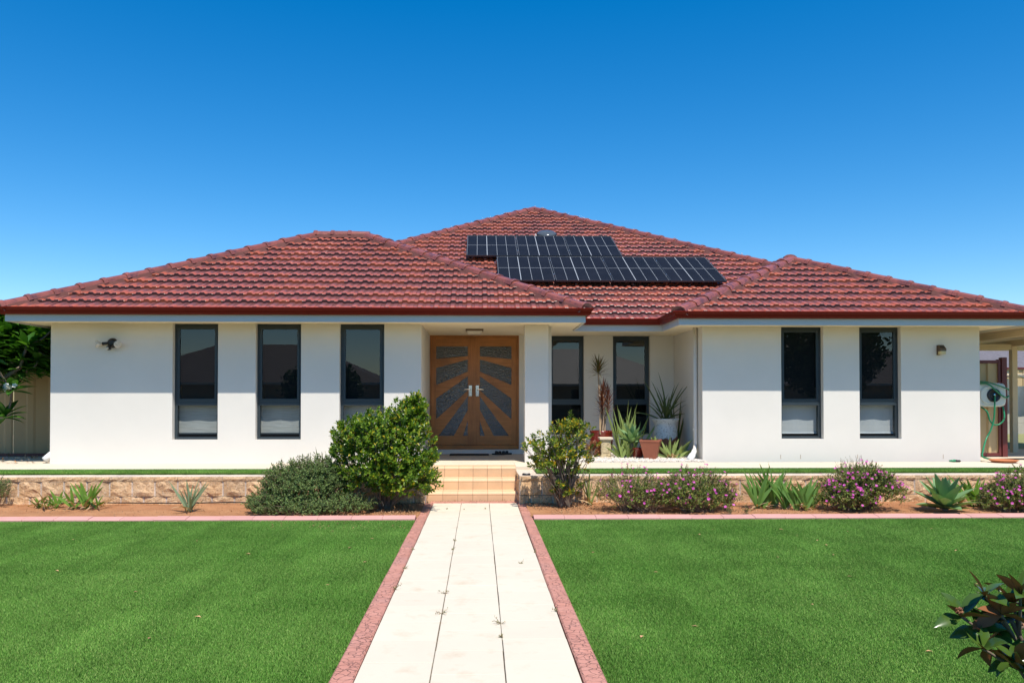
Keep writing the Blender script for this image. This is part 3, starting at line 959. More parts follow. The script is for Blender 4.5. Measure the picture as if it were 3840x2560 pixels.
# ---- eaves
EAVE = [(-7.14, 26.5), (-7.14, 12.20), (1.625, 12.20), (1.625, 13.70), (3.15, 13.70), (3.15, 12.55), (8.80, 12.55), (8.80, 26.5)]
def offset(path, d):
    out = []
    n = len(path)
    for i, p in enumerate(path):
        def nrm(a, b):
            dx, dy = b[0] - a[0], b[1] - a[1]
            l = math.hypot(dx, dy)
            return Vector((dy / l, -dx / l))
        if i == 0: v = nrm(path[0], path[1]); k = 1
        elif i == n - 1: v = nrm(path[-2], path[-1]); k = 1
        else:
            a, b = nrm(path[i - 1], path[i]), nrm(path[i], path[i + 1])
            v = (a + b).normalized(); k = 1 / max(.3, v.dot(a))
        # walking down the left side, then to the right: the outside is on the right hand
        out.append((p[0] - v.x * -d * k, p[1] - v.y * -d * k))
    return out
_t = offset(EAVE, 0.1)
SGN = 1 if _t[1][1] < 12.2 else -1
def sweep(prof, closed=True):
    b = MB()
    rings = [[(x, y, z) for x, y in offset(EAVE, SGN * d)] for d, z in prof]
    n = len(prof)
    for a in range(n if closed else n - 1):
        r0, r1 = rings[a], rings[(a + 1) % n]
        for i in range(len(EAVE) - 1):
            b.face([r0[i], r0[i + 1], r1[i + 1], r1[i]])
    for e in (0, len(EAVE) - 1):
        b.face([rings[a][e] for a in range(n)])
    return b
sweep([(-.02, 2.655), (0, 2.655), (0, 2.845), (-.02, 2.845)]).build('fascia', 'fascia', house)
sweep([(.002, 2.762), (.040, 2.758), (.058, 2.764), (.064, 2.776), (.072, 2.784), (.078, 2.800), (.092, 2.824), (.106, 2.838), (.110, 2.846), (.118, 2.850), (.120, 2.862), (.112, 2.866),
       (.106, 2.858), (.100, 2.842), (.084, 2.824), (.070, 2.800), (.055, 2.775), (.008, 2.770), (.006, 2.85), (.002, 2.85)]).build('gutter', 'gutter', house)
b = MB()
inner = offset(EAVE, SGN * -.021)
b.face([(x, y, SOF + .001) for x, y in inner])
b.face([(x, y, SOF + .012) for x, y in reversed(inner)])
b.build('soffit', 'soffit', house, fix=False)
# soffit cover strips at sheet joints
for x, y0, y1 in ((-2.6, 12.22, YL), (-0.94, 12.22, YL), (1.21, 12.22, 13.1), (4.9, 12.57, YR), (2.2, 13.73, YD), (7.3, 12.57, YR), (-5.4, 12.22, YL)):
    part_box('cover_strip', 'soffit', house, x - .012, x + .012, y0, y1 - .002, SOF - .004, SOF)

# ---- roof
PIT = R(25.9)
CP, SP, TP = math.cos(PIT), math.sin(PIT), math.tan(PIT)
EZ = 2.806
LX0, LX1, LY, LRUN = -7.25, 1.67, 12.15, 3.95
MX0, MX1, MY, MRUN = -6.23, 9.13, 13.65, 7.68
RX0, RX1, RY, RRUN = 3.105, 8.850, 12.50, 2.70
RH = (RX1 - RX0) / 2
def rz(run): return EZ + TP * run
deck = MB()
def dk(*pts): deck.face([(x, y, z - 0.012) for x, y, z in pts])
lr0, lr1 = (LX0 + LRUN, LY + LRUN, rz(LRUN)), (LX1 - LRUN, LY + LRUN, rz(LRUN))
dk((LX0, LY, EZ), (LX1, LY, EZ), lr1, lr0)
dk((LX1, LY, EZ), (LX1, LY + 2 * LRUN, EZ), lr1)
dk((LX0, LY + 2 * LRUN, EZ), (LX0, LY, EZ), lr0)
dk((LX1, LY + 2 * LRUN, EZ), (LX0, LY + 2 * LRUN, EZ), lr0, lr1)
ap = (MX0 + MRUN, MY + MRUN, rz(MRUN))
dk((MX0, MY, EZ), (MX1, MY, EZ), ap)
dk((MX1, MY, EZ), (MX1, MY + 2 * MRUN - 2, EZ), (ap[0], ap[1] + .5, ap[2]), ap)
dk((MX0, MY + 2 * MRUN - 2, EZ), (MX0, MY, EZ), ap, (ap[0], ap[1] + .5, ap[2]))
dk((MX1, MY + 2 * MRUN - 2, EZ), (MX0, MY + 2 * MRUN - 2, EZ), (ap[0], ap[1] + .5, ap[2]))
ra = (RX0 + RH, RY + RRUN, rz(RRUN))
rb_ = (ra[0], 18.5, ra[2])
dk((RX0, RY, EZ), (RX1, RY, EZ), ra)
dk((RX1, RY, EZ), (RX1, 18.5, EZ), rb_, ra)
dk((RX0, 18.5, EZ), (RX0, RY, EZ), ra, rb_)
roof = deck.build('roof', 'deck', house, fix=False)

TW, TE, TL = 0.2485, 0.338, 0.372
PROF = [(0.0, .004), (.05, .0), (.19, .0), (.29, .026), (.50, .026), (.60, .001), (.72, .001), (.76, .012), (.985, .012), (1.0, .004)]
NOSE = 0.043
def tile_faces():
    """tile in its own frame: x across, y up-slope, z off the roof; the nose is lifted over the course below"""
    fs = []
    for (u0, h0), (u1, h1) in zip(PROF[:-1], PROF[1:]):
        xa, xb = u0 * TW, u1 * TW
        zt = .004
        # the glazed top, with the ends eased so that the roll fades at the head
        ya, ym, yb = 0.0, TE * .5, TL
        za = NOSE + .006
        zm = NOSE * .55 + .006
        fs.append(([(xa, ya, za + h0), (xb, ya, za + h1), (xb, ym, zm + h1), (xa, ym, zm + h0)], [(u0, 0), (u1, 0), (u1, .5), (u0, .5)]))
        fs.append(([(xa, ym, zm + h0), (xb, ym, zm + h1), (xb, yb, zt + h1 * .55), (xa, yb, zt + h0 * .55)], [(u0, .5), (u1, .5), (u1, 1.05), (u0, 1.05)]))
        nb = .002
        ez = .006
        # rounded nose: a small front chamfer then the drop
        fs.append(([(xa, -.010, za + h0 - ez), (xb, -.010, za + h1 - ez), (xb, ya, za + h1), (xa, ya, za + h0)], [(2, 0)] * 4))
        fs.append(([(xa, -.014, h0 * .92 - .004), (xb, -.014, h1 * .92 - .004), (xb, -.010, za + h1 - ez), (xa, -.010, za + h0 - ez)], [(2, 0)] * 4))
    for u, h in (PROF[0], PROF[-1]):
        x = u * TW
        fs.append(([(x, -.012, h - .004), (x, 0, NOSE + .006 + h), (x, TL, .004 + h * .55), (x, TL, 0)], [(2, 0)] * 4))
    return fs
TF = tile_faces()
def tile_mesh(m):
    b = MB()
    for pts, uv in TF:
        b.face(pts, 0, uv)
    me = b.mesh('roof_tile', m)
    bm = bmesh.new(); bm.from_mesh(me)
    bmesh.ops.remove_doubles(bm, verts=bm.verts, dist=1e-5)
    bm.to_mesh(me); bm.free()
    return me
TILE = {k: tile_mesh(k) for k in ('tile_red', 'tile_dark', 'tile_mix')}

def plane_matrix(x0, y0):
    return Matrix(((1, 0, 0, x0), (0, CP, -SP, y0), (0, SP, CP, EZ), (0, 0, 0, 1)))

def plane_tiles(x0, y0, width, run, halfplanes, xoff, brand):
    """tiles of one front-facing roof plane; halfplanes as (a, b, c): keep a*u + b*v + c > 0, u across, v up the slope"""
    PM = plane_matrix(x0, y0)
    res = []
    rows_ = int(run / CP / TE) + 1
    for j in range(rows_):
        v = j * TE + .012
        stag = (j % 2) * TW * 0.5 * 0
        i0 = -1
        n = int(width / TW) + 3
        drift = 0
        for i in range(i0, n):
            u = i * TW + xoff + stag
            if brand.random() < (0.62 if drift > 0 else 0.25): drift = 1 if drift > 0 or brand.random() < .6 else 0
            cs = [(u, v), (u + TW, v), (u, v + TL), (u + TW, v + TL)]
            stat = 1
            cut = []
            for a, b_, c in halfplanes:
                vals = [a * p + b_ * q + c for p, q in cs]
                if max(vals) <= 0.01: stat = 0; break
                if min(vals) < 0: cut.append((a, b_, c))
            if not stat: continue
            r_ = brand.random()
            if drift and r_ < .78: kind = 'tile_dark'
            elif r_ < .36: kind = 'tile_dark'
            elif r_ < .48: kind = 'tile_mix'
            else: kind = 'tile_red'
            drift = 1 if kind == 'tile_dark' and brand.random() < .7 else 0
            jit = Matrix.Translation((brand.uniform(-.0015, .0015), brand.uniform(-.004, .004), brand.uniform(0, .003))) @ Matrix.Rotation(brand.uniform(-.004, .004), 4, 'Z')
            M = PM @ Matrix.Translation((u, v, 0.0)) @ jit
            res.append((M, kind, [(a, b_, c + a * u + b_ * v) for a, b_, c in cut]))
    return res
brand = random.Random(11)
K = CP                                   # v * CP is the plan distance up the slope
tl = plane_tiles(LX0, LY, LX1 - LX0, LRUN, [(1, -K, -.02), (-1, -K, (LX1 - LX0) - .02), (0, -1, LRUN / CP - .02)], 0.03, brand)
tr_ = plane_tiles(RX0, RY, RX1 - RX0, RRUN, [(1, -K * RH / RRUN, -.02), (-1, -K * RH / RRUN, (RX1 - RX0) - .02)], 0.1, brand)
tm = plane_tiles(MX0, MY, MX1 - MX0, MRUN, [(1, -K, -.02), (-1, -K, (MX1 - MX0) - .02), (1, K, MX0 - LX1 + .05), (-1, K, RX0 - MX0 + .05)], 0.05, brand)
# the panels, the skylight and their flashing cover some courses
SKY_U, SKY_V = (1.31 - MX0, 1.83 - MX0), (5.30, 5.88)
def under_skylight(M):
    p = M.to_translation()
    v = (p.y - MY) / CP
    return SKY_U[0] - .10 < p.x - MX0 < SKY_U[1] - .06 and SKY_V[0] - .12 < v < SKY_V[1] - .15
tm = [t for t in tm if not under_skylight(t[0])]
def cut_mesh(kind, cuts):
    bm = bmesh.new(); bm.from_mesh(TILE[kind])
    for a, b_, c in cuts:
        n = Vector((a, b_, 0))
        l = n.length_squared
        co = n * (-c / l)
        bmesh.ops.bisect_plane(bm, geom=bm.verts[:] + bm.edges[:] + bm.faces[:], plane_co=co, plane_no=n, clear_inner=True)
    if not bm.faces:
        bm.free(); return None
    me = bpy.data.meshes.new('roof_tile_cut'); bm.to_mesh(me); bm.free()
    me.materials.append(MT[kind])
    return me
alltiles = sorted(tl + tr_ + tm, key=lambda t: (t[0].to_translation() - cam.location).length)
near, rest = alltiles[:300], alltiles[300:]
for M, kind, cuts in near:
    me = cut_mesh(kind, cuts) if cuts else TILE[kind]
    if me: put('roof_tile', me, roof, M)
bmr = bmesh.new()
order = ['tile_red', 'tile_dark', 'tile_mix']
for M, kind, cuts in rest:
    me = cut_mesh(kind, cuts) if cuts else TILE[kind]
    if not me: continue
    k0 = len(bmr.faces); v0 = len(bmr.verts)
    bmr.from_mesh(me)
    bmr.verts.ensure_lookup_table(); bmr.faces.ensure_lookup_table()
    for v in bmr.verts[v0:]: v.co = M @ v.co
    for f in bmr.faces[k0:]: f.material_index = order.index(kind)
me = bpy.data.meshes.new('far_roof_tiles'); bmr.to_mesh(me); bmr.free()
for k in order: me.materials.append(MT[k])
tag(put('roof_tiling', me, roof), kind='stuff')

# hip and ridge caps on a mortar bed
def cap_piece():
    b = MB()
    n = 7
    def ring(w, h, y):
        return [(-w * math.cos(math.pi * i / (n - 1)), y, h * math.sin(math.pi * i / (n - 1)) ** .75) for i in range(n)]
    r = [ring(.136, .097, -.012), ring(.139, .103, 0.0), ring(.139, .103, .05), ring(.126, .089, .066), ring(.112, .076, .42)]
    for a, c in zip(r[:-1], r[1:]):
        for i in range(n - 1):
            b.face([a[i], a[i + 1], c[i + 1], c[i]])
    b.face(r[0]); b.face(list(reversed(r[-1])))
    return b.mesh('ridge_cap', 'cap', fix=True)
CAP = cap_piece()
crand = random.Random(5)
def hip(p0, p1, lift=.035, pitch=.385):
    p0, p1 = Vector(p0), Vector(p1)
    d = p1 - p0
    d.normalize()
    if abs(p0.z - EZ) < .01: p0 = p0 + d * .07
    L_ = (p1 - p0).length
    side = d.cross(Vector((0, 0, 1))).normalized()
    up = side.cross(d)
    n = max(1, round(L_ / pitch))
    for i in range(n):
        o = p0 + d * (L_ * i / n) + up * (lift + crand.uniform(-.003, .004))
        jit = Matrix.Rotation(crand.uniform(-.015, .015), 4, 'Z') @ Matrix.Rotation(crand.uniform(0, .02), 4, 'X')
        M = Matrix(((side.x, d.x, up.x, o.x), (side.y, d.y, up.y, o.y), (side.z, d.z, up.z, o.z), (0, 0, 0, 1))) @ jit
        put('ridge_cap', CAP, roof, M)
    # mortar
    b = MB()
    prof = [(-.148, -.05), (-.118, .03), (0, .065), (.118, .03), (.148, -.05)]
    steps_ = max(2, int(L_ / .12))
    rings = []
    for i in range(steps_ + 1):
        c = p0 + d * (L_ * i / steps_)
        rings.append([c + side * (x + crand.uniform(-.008, .008)) + up * (z + lift * .9 - .01 + crand.uniform(-.004, .004)) for x, z in prof])
    for a, c in zip(rings[:-1], rings[1:]):
        for i in range(4): b.face([a[i], a[i + 1], c[i + 1], c[i]])
    b.face(rings[0]); b.face(list(reversed(rings[-1])))
    b.build('mortar_bed', 'mortar', roof)
Z0 = EZ
hip((LX0, LY, Z0), lr0)
hip((LX1, LY, Z0), lr1)
hip(lr0, lr1, .05)
hip((LX0 + 4.72 - .0, MY + 4.03 - .35, rz(4.03 - .35)) if False else (MX0 + 3.9, MY + 3.9, rz(3.9)), ap)
hip((MX1 - 2.6, MY + 2.6, rz(2.6)), ap)
hip((RX0, RY, Z0), ra)
hip((RX1, RY, Z0), ra)
hip((ra[0], ra[1], ra[2]), (ra[0], 16.6, ra[2]), .05)
# bird droppings and lichen flecks near the apex
fl = MB()
for i in range(60):
    t = abs(crand.gauss(0, 1.1)) if i < 46 else crand.uniform(0, 5)
    sg = 1 if crand.random() < .6 else -1
    c = Vector(ap) + Vector((sg * t, -t, -TP * t)) + Vector((crand.uniform(-.08, .08), crand.uniform(-.1, .03), .125))
    s = crand.uniform(.008, .022)
    fl.lathe([(s * .2, 0), (s, .003), (s * .5, .008)], c, 6)
tag(fl.build('lichen_fleck', 'white', roof), kind='stuff')

# skylight dome
def on_main(u_x, v, h=0.0):
    return plane_matrix(MX0, MY) @ Vector((u_x - MX0, v, h))
PMM = plane_matrix(MX0, MY)
def main_local(b, name, m, parent, smooth=False):
    return put(name, b.mesh(name, m, smooth, True), parent, PMM)
fb = MB().bevbox(SKY_U[0], SKY_U[1], SKY_V[0], SKY_V[1], .0, .06, .02)
skyl = main_local(fb, 'skylight', 'flash', house)
cx, cy = (SKY_U[0] + SKY_U[1]) / 2, (SKY_V[0] + SKY_V[1]) / 2
cyl = MB().lathe([(.232, .06), (.232, .10), (.24, .104), (.24, .13)], (cx, cy, 0), 28)
main_local(cyl, 'dome_ring', 'black', skyl)
dm = MB().lathe([(.228, .125), (.222, .14), (.20, .16), (.16, .178), (.10, .192), (.04, .198), (.005, .199)], (cx, cy, 0), 28)
main_local(dm, 'dome', 'dome', skyl, True)

# downpipe in the inner corner of the right wing, with an elbow and a white outlet
dp = MB().tube([(3.617, 13.33, SOF), (3.617, 13.33, 1.55), (3.617, 13.33, 0.74), (3.612, 13.32, .70)], .034, 10).build('downpipe', 'wall', house, True)
for z in (2.20, .98):
    MB().lathe([(.041, -.012), (.043, 0), (.041, .012)], (3.615, 13.33, z), 12).build('pipe_clip', 'wall', dp)
MB().tube([(3.612, 13.32, .71), (3.59, 13.27, .655), (3.56, 13.22, .61)], .034, 10).build('elbow', 'wall', dp, True)
MB().tube([(3.572, 13.235, .625), (3.515, 13.15, .55), (3.50, 13.13, .535)], [.044, .045, .05], 12).build('outlet', 'white', dp, True)
MB().tube([(3.52, 13.16, .56), (3.44, 13.05, .492)], [.055, .053], 12).build('outlet_collar', 'white', dp, True)
dp2 = MB().tube([(-6.775, 13.05, SOF), (-6.775, 13.05, .72)], .034, 10).build('downpipe', 'wall', house, True)
MB().tube([(-6.775, 13.05, .74), (-6.79, 13.01, .67), (-6.83, 12.96, .60)], [.044, .045, .048], 12).build('elbow', 'white', dp2, True)
MB().tube([(-6.82, 12.97, .615), (-6.91, 12.90, .515)], [.056, .055], 12).build('outlet', 'white', dp2, True)

# ------------------------------------------------------------------ things on the house
panel_words = {(0, 0): 'leftmost solar panel of the upper row of three', (0, 1): 'middle solar panel of the upper row, below the skylight dome', (0, 2): 'rightmost solar panel of the upper row of three',
               (1, 0): 'leftmost solar panel of the lower row, by the left hip', (1, 1): 'second solar panel from the left in the lower row', (1, 2): 'third solar panel from the left in the lower row', (1, 3): 'rightmost solar panel of the lower row, by the right roof'}
PH = 0.135
PAN = {}
def panel_meshes(w, l):
    t, fw = 0.035, 0.011
    f = MB()
    f.box(0, w, 0, fw, 0, t); f.box(0, w, l - fw, l, 0, t)
    f.box(0, fw, fw, l - fw, 0, t); f.box(w - fw, w, fw, l - fw, 0, t)
    g = MB().face([(fw, fw, t - .004), (w - fw, fw, t - .004), (w - fw, l - fw, t - .004), (fw, l - fw, t - .004)], 0, [(0, 0), (1, 0), (1, 1), (0, 1)])
    bk = MB().box(fw, w - fw, fw, l - fw, .004, t - .010)
    return f.mesh('panel_frame', 'alu_dark', fix=True), g.mesh('cell_sheet', 'solar'), bk.mesh('back_sheet', 'black', fix=True)
MT['alu_dark'] = mat('dark_frame', (0.06, 0.062, 0.065), 0.4, 0.05, 4, metal=0.3)
PW, PLN = 1.088, 1.655
pf, pg, pb = panel_meshes(PW, PLN)
for r_, (n, xs, v0) in enumerate(((3, -0.275, 3.575), (4, 0.36, 1.845))):
    for i in range(n):
        M = PMM @ Matrix.Translation((xs + i * 1.103 - MX0, v0, PH))
        e = empty('solar_module', M.to_translation(), panel_words[(r_, i)], 'solar panel', 'solar panels on the main roof')
        put('frame', pf, e, M); put('cell_sheet', pg, e, M); put('back_sheet', pb, e, M)
    for k, (v, hv) in enumerate(((v0 + .38, 'lower'), (v0 + 1.34, 'upper'))):
        b = MB().box(xs - .06 - MX0, xs + n * 1.103 + .05 - MX0, v - .018, v + .018, PH - .048, PH - .004)
        o = main_local(b, 'mounting_rail', 'alu', None)
        tag(o, '%s aluminium rail under the %s row of solar panels' % (hv, 'upper' if r_ == 0 else 'lower'), 'rail', 'solar mounting rails')
        for i in range(n + 1):
            x = xs + i * 1.103 - MX0 - .0075 - (.004 if i == 0 else 0)
            cl_ = MB().box(x - .007, x + .007, v - .025, v + .025, PH - .003, PH + .040)
            main_local(cl_, 'panel_clamp', 'alu', o)
        for i in range(n):
            x = xs + .4 + i * 1.103 - MX0
            main_local(MB().box(x - .02, x + .02, v - .30, v - .019, .06, .07).box(x - .02, x + .02, v - .035, v - .0185, .06, PH - .01), 'roof_hook', 'alu', o)

# twin floodlight with sensor on the left wing
fl_ = empty('floodlight', (-5.78, YL, 2.36), 'black twin floodlight with motion sensor on the left wall', 'light')
MB().lathe([(.078, -.001), (.078, -.02), (.07, -.045), (.045, -.062), (.02, -.066)], (-5.765, YL, 2.365), 20, axis='y').build('mount', 'black', fl_, True)
for sx, p0, p1, p2 in ((-1, (-5.80, YL - .045, 2.365), (-5.90, YL - .065, 2.35), (-5.985, YL - .10, 2.345)), (1, (-5.73, YL - .045, 2.372), (-5.695, YL - .07, 2.362), (-5.625, YL - .15, 2.335))):
    a = MB().tube([p0, p1], [.02, .026], 10).build('lamp_holder', 'black', fl_, True)
    v0, v1 = Vector(p1), Vector(p2)
    dv = (v1 - v0)
    MB().tube([v0, v0 + dv * .3, v0 + dv * .75, v1, v1 + dv * .04], [.02, .028, .052, .056, .045], 14).build('bulb', 'bulb', fl_, True)
MB().tube([(-5.775, YL - .05, 2.325), (-5.79, YL - .075, 2.285)], [.018, .03], 8).lathe([(.034, .02), (.036, 0), (.034, -.03), (.022, -.05)], (-5.79, YL - .085, 2.283), 14, axis='y').build('sensor', 'black', fl_, True)
MB().lathe([(.022, 0), (.019, -.012), (.008, -.018)], (-5.792, YL - .136, 2.276), 12, axis='y').build('sensor_lens', 'frosted', fl_, True)

# solar wall light on the right wing
sl = empty('solar_wall_light', (7.61, YR, 2.29), 'small bronze solar wall light on the right wall', 'light')
MB().box(7.562, 7.60, YR - .03, YR - .001, 2.215, 2.375).build('back_plate', 'bronze', sl)
MB().mesh_part([(7.565, YR - .03, 2.38), (7.665, YR - .03, 2.38), (7.665, YR - .11, 2.31), (7.565, YR - .11, 2.31), (7.565, YR - .03, 2.275), (7.665, YR - .03, 2.275), (7.665, YR - .11, 2.275), (7.565, YR - .11, 2.275)],
               [(0, 1, 2, 3), (7, 6, 5, 4), (3, 2, 6, 7), (0, 3, 7, 4), (1, 5, 6, 2), (0, 4, 5, 1)]).build('hood', 'bronze', sl)
MB().face([(7.575, YR - .042, 2.3735), (7.655, YR - .042, 2.3735), (7.655, YR - .098, 2.3245), (7.575, YR - .098, 2.3245)]).build('solar_cell', 'black', sl, fix=False)
MB().box(7.572, 7.658, YR - .104, YR - .031, 2.222, 2.2735).build('lamp', 'lampglass', sl)

# porch ceiling light
pl = empty('porch_light', (-0.085, 13.72, SOF), 'square oyster light on the porch ceiling above the door', 'light')
MB().box(-.235, .065, 13.57, 13.87, SOF - .030, SOF - .001).build('base', 'bronze', pl)
MB().mesh_part([(-.22, 13.585, SOF - .031), (.05, 13.585, SOF - .031), (.05, 13.855, SOF - .031), (-.22, 13.855, SOF - .031), (-.19, 13.615, SOF - .085), (.02, 13.615, SOF - .085), (.02, 13.825, SOF - .085), (-.19, 13.825, SOF - .085)],
               [(0, 1, 2, 3), (7, 6, 5, 4), (0, 4, 5, 1), (1, 5, 6, 2), (2, 6, 7, 3), (3, 7, 4, 0)]).build('diffuser', 'frosted', pl)

# doormat and sandals
tag(MB().bevbox(-.54, .17, 14.42, 14.72, ZV - .004, ZV + .016, .004).build('doormat', 'rubber'), 'flat black rubber doormat in front of the double door', 'doormat')
def sandal(x, y, rot, label):
    e = empty('sandal', (x, y, ZV), label, 'sandal', 'sandals by the front door')
    c, s = math.cos(rot), math.sin(rot)
    T = lambda p: (x + p[0] * c - p[1] * s, y + p[0] * s + p[1] * c, ZV + p[2])
    out = [(.035 * math.cos(a) * (1.15 if math.sin(a) > 0 else .9), .125 * math.sin(a), 0) for a in [2 * math.pi * k / 16 for k in range(16)]]
    b = MB()
    lo = [T((px, py, -.003)) for px, py, _ in out]; hi = [T((px, py, .02 + .008 * (py < -.05))) for px, py, _ in out]
    b.face(list(reversed(lo))); b.face(hi)
    for k in range(16): b.face([lo[k], lo[(k + 1) % 16], hi[(k + 1) % 16], hi[k]])
    b.build('sole', 'rubber', e)
    for y0 in (.035, -.03):
        st = MB()
        arc = [(-.04 * math.cos(t), .018 + .05 * math.sin(t)) for t in [math.pi * k / 8 for k in range(9)]]
        for (xa, za), (xb, zb) in zip(arc[:-1], arc[1:]):
            st.face([T((xa, y0 - .02, za)), T((xb, y0 - .02, zb)), T((xb, y0 + .02, zb)), T((xa, y0 + .02, za))])
        st.build('strap', 'black', e)
sandal(.345, 14.66, R(70), 'left black strap sandal on the porch beside the doormat')
sandal(.475, 14.70, R(105), 'right black strap sandal on the porch, farther from the doormat')

# solar puck light on the wall cap by the steps
pk = empty('puck_light', (.655, WY + .13, .42), 'round black puck light on the wall cap by the steps', 'light')
MB().lathe([(.058, 0), (.06, .008), (.055, .022), (.045, .026)], (.655, WY + .13, .421), 20).build('body', 'black', pk, True)
MB().lathe([(.035, .0), (.03, .004)], (.655, WY + .13, .447), 16).build('solar_cell', 'frosted', pk)

# ------------------------------------------------------------------ fences, gate, pergola
def corrugated(b, x0, x1, y, z0, z1, pitch=.19, depth=.028):
    x = x0
    pts = []
    while x < x1:
        for dx, d in ((0, 0), (pitch * .55, 0), (pitch * .65, depth), (pitch * .9, depth)):
            if x + dx <= x1: pts.append((x + dx, y - d))
        x += pitch
    pts.append((x1, y))
    for (xa, ya), (xb, yb) in zip(pts[:-1], pts[1:]):
        b.face([(xa, ya, z0), (xb, yb, z0), (xb, yb, z1), (xa, ya, z1)])
    return b
fe = empty('steel_fence', (-9, 14.5, ZV), 'shaded beige steel sheet fence beside the left wing', 'fence')
for k in range(5):
    xr = -6.76 - k * .78
    o = corrugated(MB(), xr - .775, xr, 14.50, ZV + .05, 2.25, .39, .012).build('sheet', 'fence_shaded', fe, fix=False)
part_box('bottom_rail', 'maroon', fe, -10.7, -6.76, 14.46, 14.53, ZV - .03, ZV + .05)
part_box('top_rail', 'maroon', fe, -10.7, -6.76, 14.46, 14.53, 2.25, 2.30)

gt = empty('side_gate', (8.8, 13.95, ZV), 'beige steel side gate with maroon frame beside the right wing', 'gate')
corrugated(MB(), 8.30, 9.20, 13.96, ZV + .06, 2.15, .19, .03).build('sheet', 'fence', gt, fix=False)
part_box('top_rail', 'maroon', gt, 8.30, 9.17, 13.925, 13.985, 2.12, 2.175)
part_box('bottom_rail', 'maroon', gt, 8.30, 9.17, 13.925, 13.985, ZV + .01, ZV + .065)
part_box('stile', 'maroon', gt, 9.172, 9.215, 13.92, 13.99, ZV + .01, 2.19)
part_box('post', 'maroon', gt, 9.225, 9.315, 13.90, 13.99, ZV - .03, 2.225)

pg_ = empty('pergola', (10.27, 15.15, ZV), 'cream steel patio cover with post right of the house', 'pergola')
part_box('post', 'cream_steel', pg_, 10.225, 10.325, 15.10, 15.20, ZV - .02, 2.499)
part_box('beam', 'cream_steel', pg_, 10.215, 10.335, 12.95, 19.0, 2.50, 2.62)
part_box('beam', 'cream_steel', pg_, 9.15, 9.23, 12.95, 19.0, 2.55, 2.655)
part_box('beam', 'cream_steel', pg_, 8.30, 10.214, 15.10, 15.20, 2.44, 2.545)
part_box('beam', 'cream_steel', pg_, 10.336, 13.2, 15.10, 15.20, 2.50, 2.62)
b = MB()
for k in range(34):
    x = 8.825 + k * .13
    b.face([(x, 12.9, 2.672), (x, 19.1, 2.672), (x + .09, 19.1, 2.672), (x + .09, 12.9, 2.672)])
    b.face([(x + .09, 12.9, 2.672), (x + .09, 19.1, 2.672), (x + .13, 19.1, 2.70), (x + .13, 12.9, 2.70)])
    b.face([(x + .13, 12.9, 2.70), (x + .13, 19.1, 2.70), (x + .1301, 19.1, 2.672), (x + .1301, 12.9, 2.672)])
b.build('roof_sheet', 'cream_steel', pg_)
struct(MB().box(9.4, 30, 16.25, 26, .30, ZV - .02).build('back_lawn', 'drygrass'))
bf = empty('back_fence', (14, 24, ZV), 'beige steel fence on a limestone base at the back right', 'fence')
for k in range(8):
    corrugated(MB(), 9.5 + k * 2, 11.48 + k * 2, 24.0, 1.16, 2.42, .19, .03).build('sheet', 'fence', bf, fix=False)
    part_box('base_block', 'limestone', bf, 9.5 + k * 2 + .005, 11.5 + k * 2 - .005, 23.92, 24.2, ZV - .1, .79)
    part_box('base_block', 'limestone', bf, 9.5 + k * 2 - .9, 11.5 + k * 2 - .91, 23.92, 24.2, .795, 1.10)
part_box('rail', 'maroon', bf, 9.5, 25.5, 23.95, 24.05, 2.42, 2.48)
part_box('rail', 'maroon', bf, 9.5, 25.5, 23.95, 24.05, 1.10, 1.16)
nh = empty('distant_house', (24, 40, ZV), 'distant house with a grey tiled roof past the back fence', 'house')
part_box('wall', 'neigh_wall', nh, 17, 35, 38.4, 47, 0, 2.9)
MB().mesh_part([(16.4, 37.8, 2.85), (35.6, 37.8, 2.85), (35.6, 47.6, 2.85), (16.4, 47.6, 2.85), (21.2, 42.7, 5.1), (31, 42.7, 5.1)], [(0, 1, 5, 4), (1, 2, 5), (2, 3, 4, 5), (3, 0, 4), (3, 2, 1, 0)]).build('roof', 'grey_roof', nh)
# clothes hoist with a hung sheet
ch = empty('clothes_hoist', (12.95, 18.6, ZV), 'clothes hoist pole with wire arms behind the patio post', 'hoist')
MB().tube([(12.95, 18.6, ZV - .05), (12.95, 18.6, 2.9)], .03, 8).build('pole', 'alu', ch)
for k in range(4):
    a = R(35 + 90 * k)
    MB().tube([(12.95, 18.6, 2.0), (12.95 + 1.3 * math.cos(a), 18.6 + 1.3 * math.sin(a), 2.12)], .014, 6).build('arm', 'alu', ch)
for rr in (.6, 1.25):
    q = [(12.95 + rr * math.cos(R(35 + 90 * k)), 18.6 + rr * math.sin(R(35 + 90 * k)), 2.0 + .09 * rr) for k in range(5)]
    MB().tube(q, .004, 4).build('line', 'alu', ch)
def cloth(label, c, w, h, seed):
    vs_, fs = [], []
    n, m_ = 14, 12
    for j in range(m_ + 1):
        for i in range(n + 1):
            u, v = i / n, j / m_
            k = mnoise.noise(Vector((u * 3, v * 2, seed))) 
            vs_.append((c[0] + w * (u - .5) + .05 * k * v, c[1] + .10 * math.sin(u * 11 + seed) * (0.3 + v) + .05 * k, c[2] - h * v * (1 - .35 * abs(u - .4)) - .12 * (u - .5) ** 2))
    for j in range(m_):
        for i in range(n):
            a = j * (n + 1) + i
            fs.append((a, a + 1, a + n + 2, a + n + 1))
    tag(MB().mesh_part(vs_, fs).build('hanging_sheet', 'cloth', smooth=True, fix=False), label, 'cloth', 'washing on the hoist')
cloth('white sheet hanging between gate post and patio post', (11.55, 17.6, 1.98), .55, .95, 1)
cloth('white sheet hanging right of the patio post', (12.6, 18.2, 1.80), .75, .72, 4)

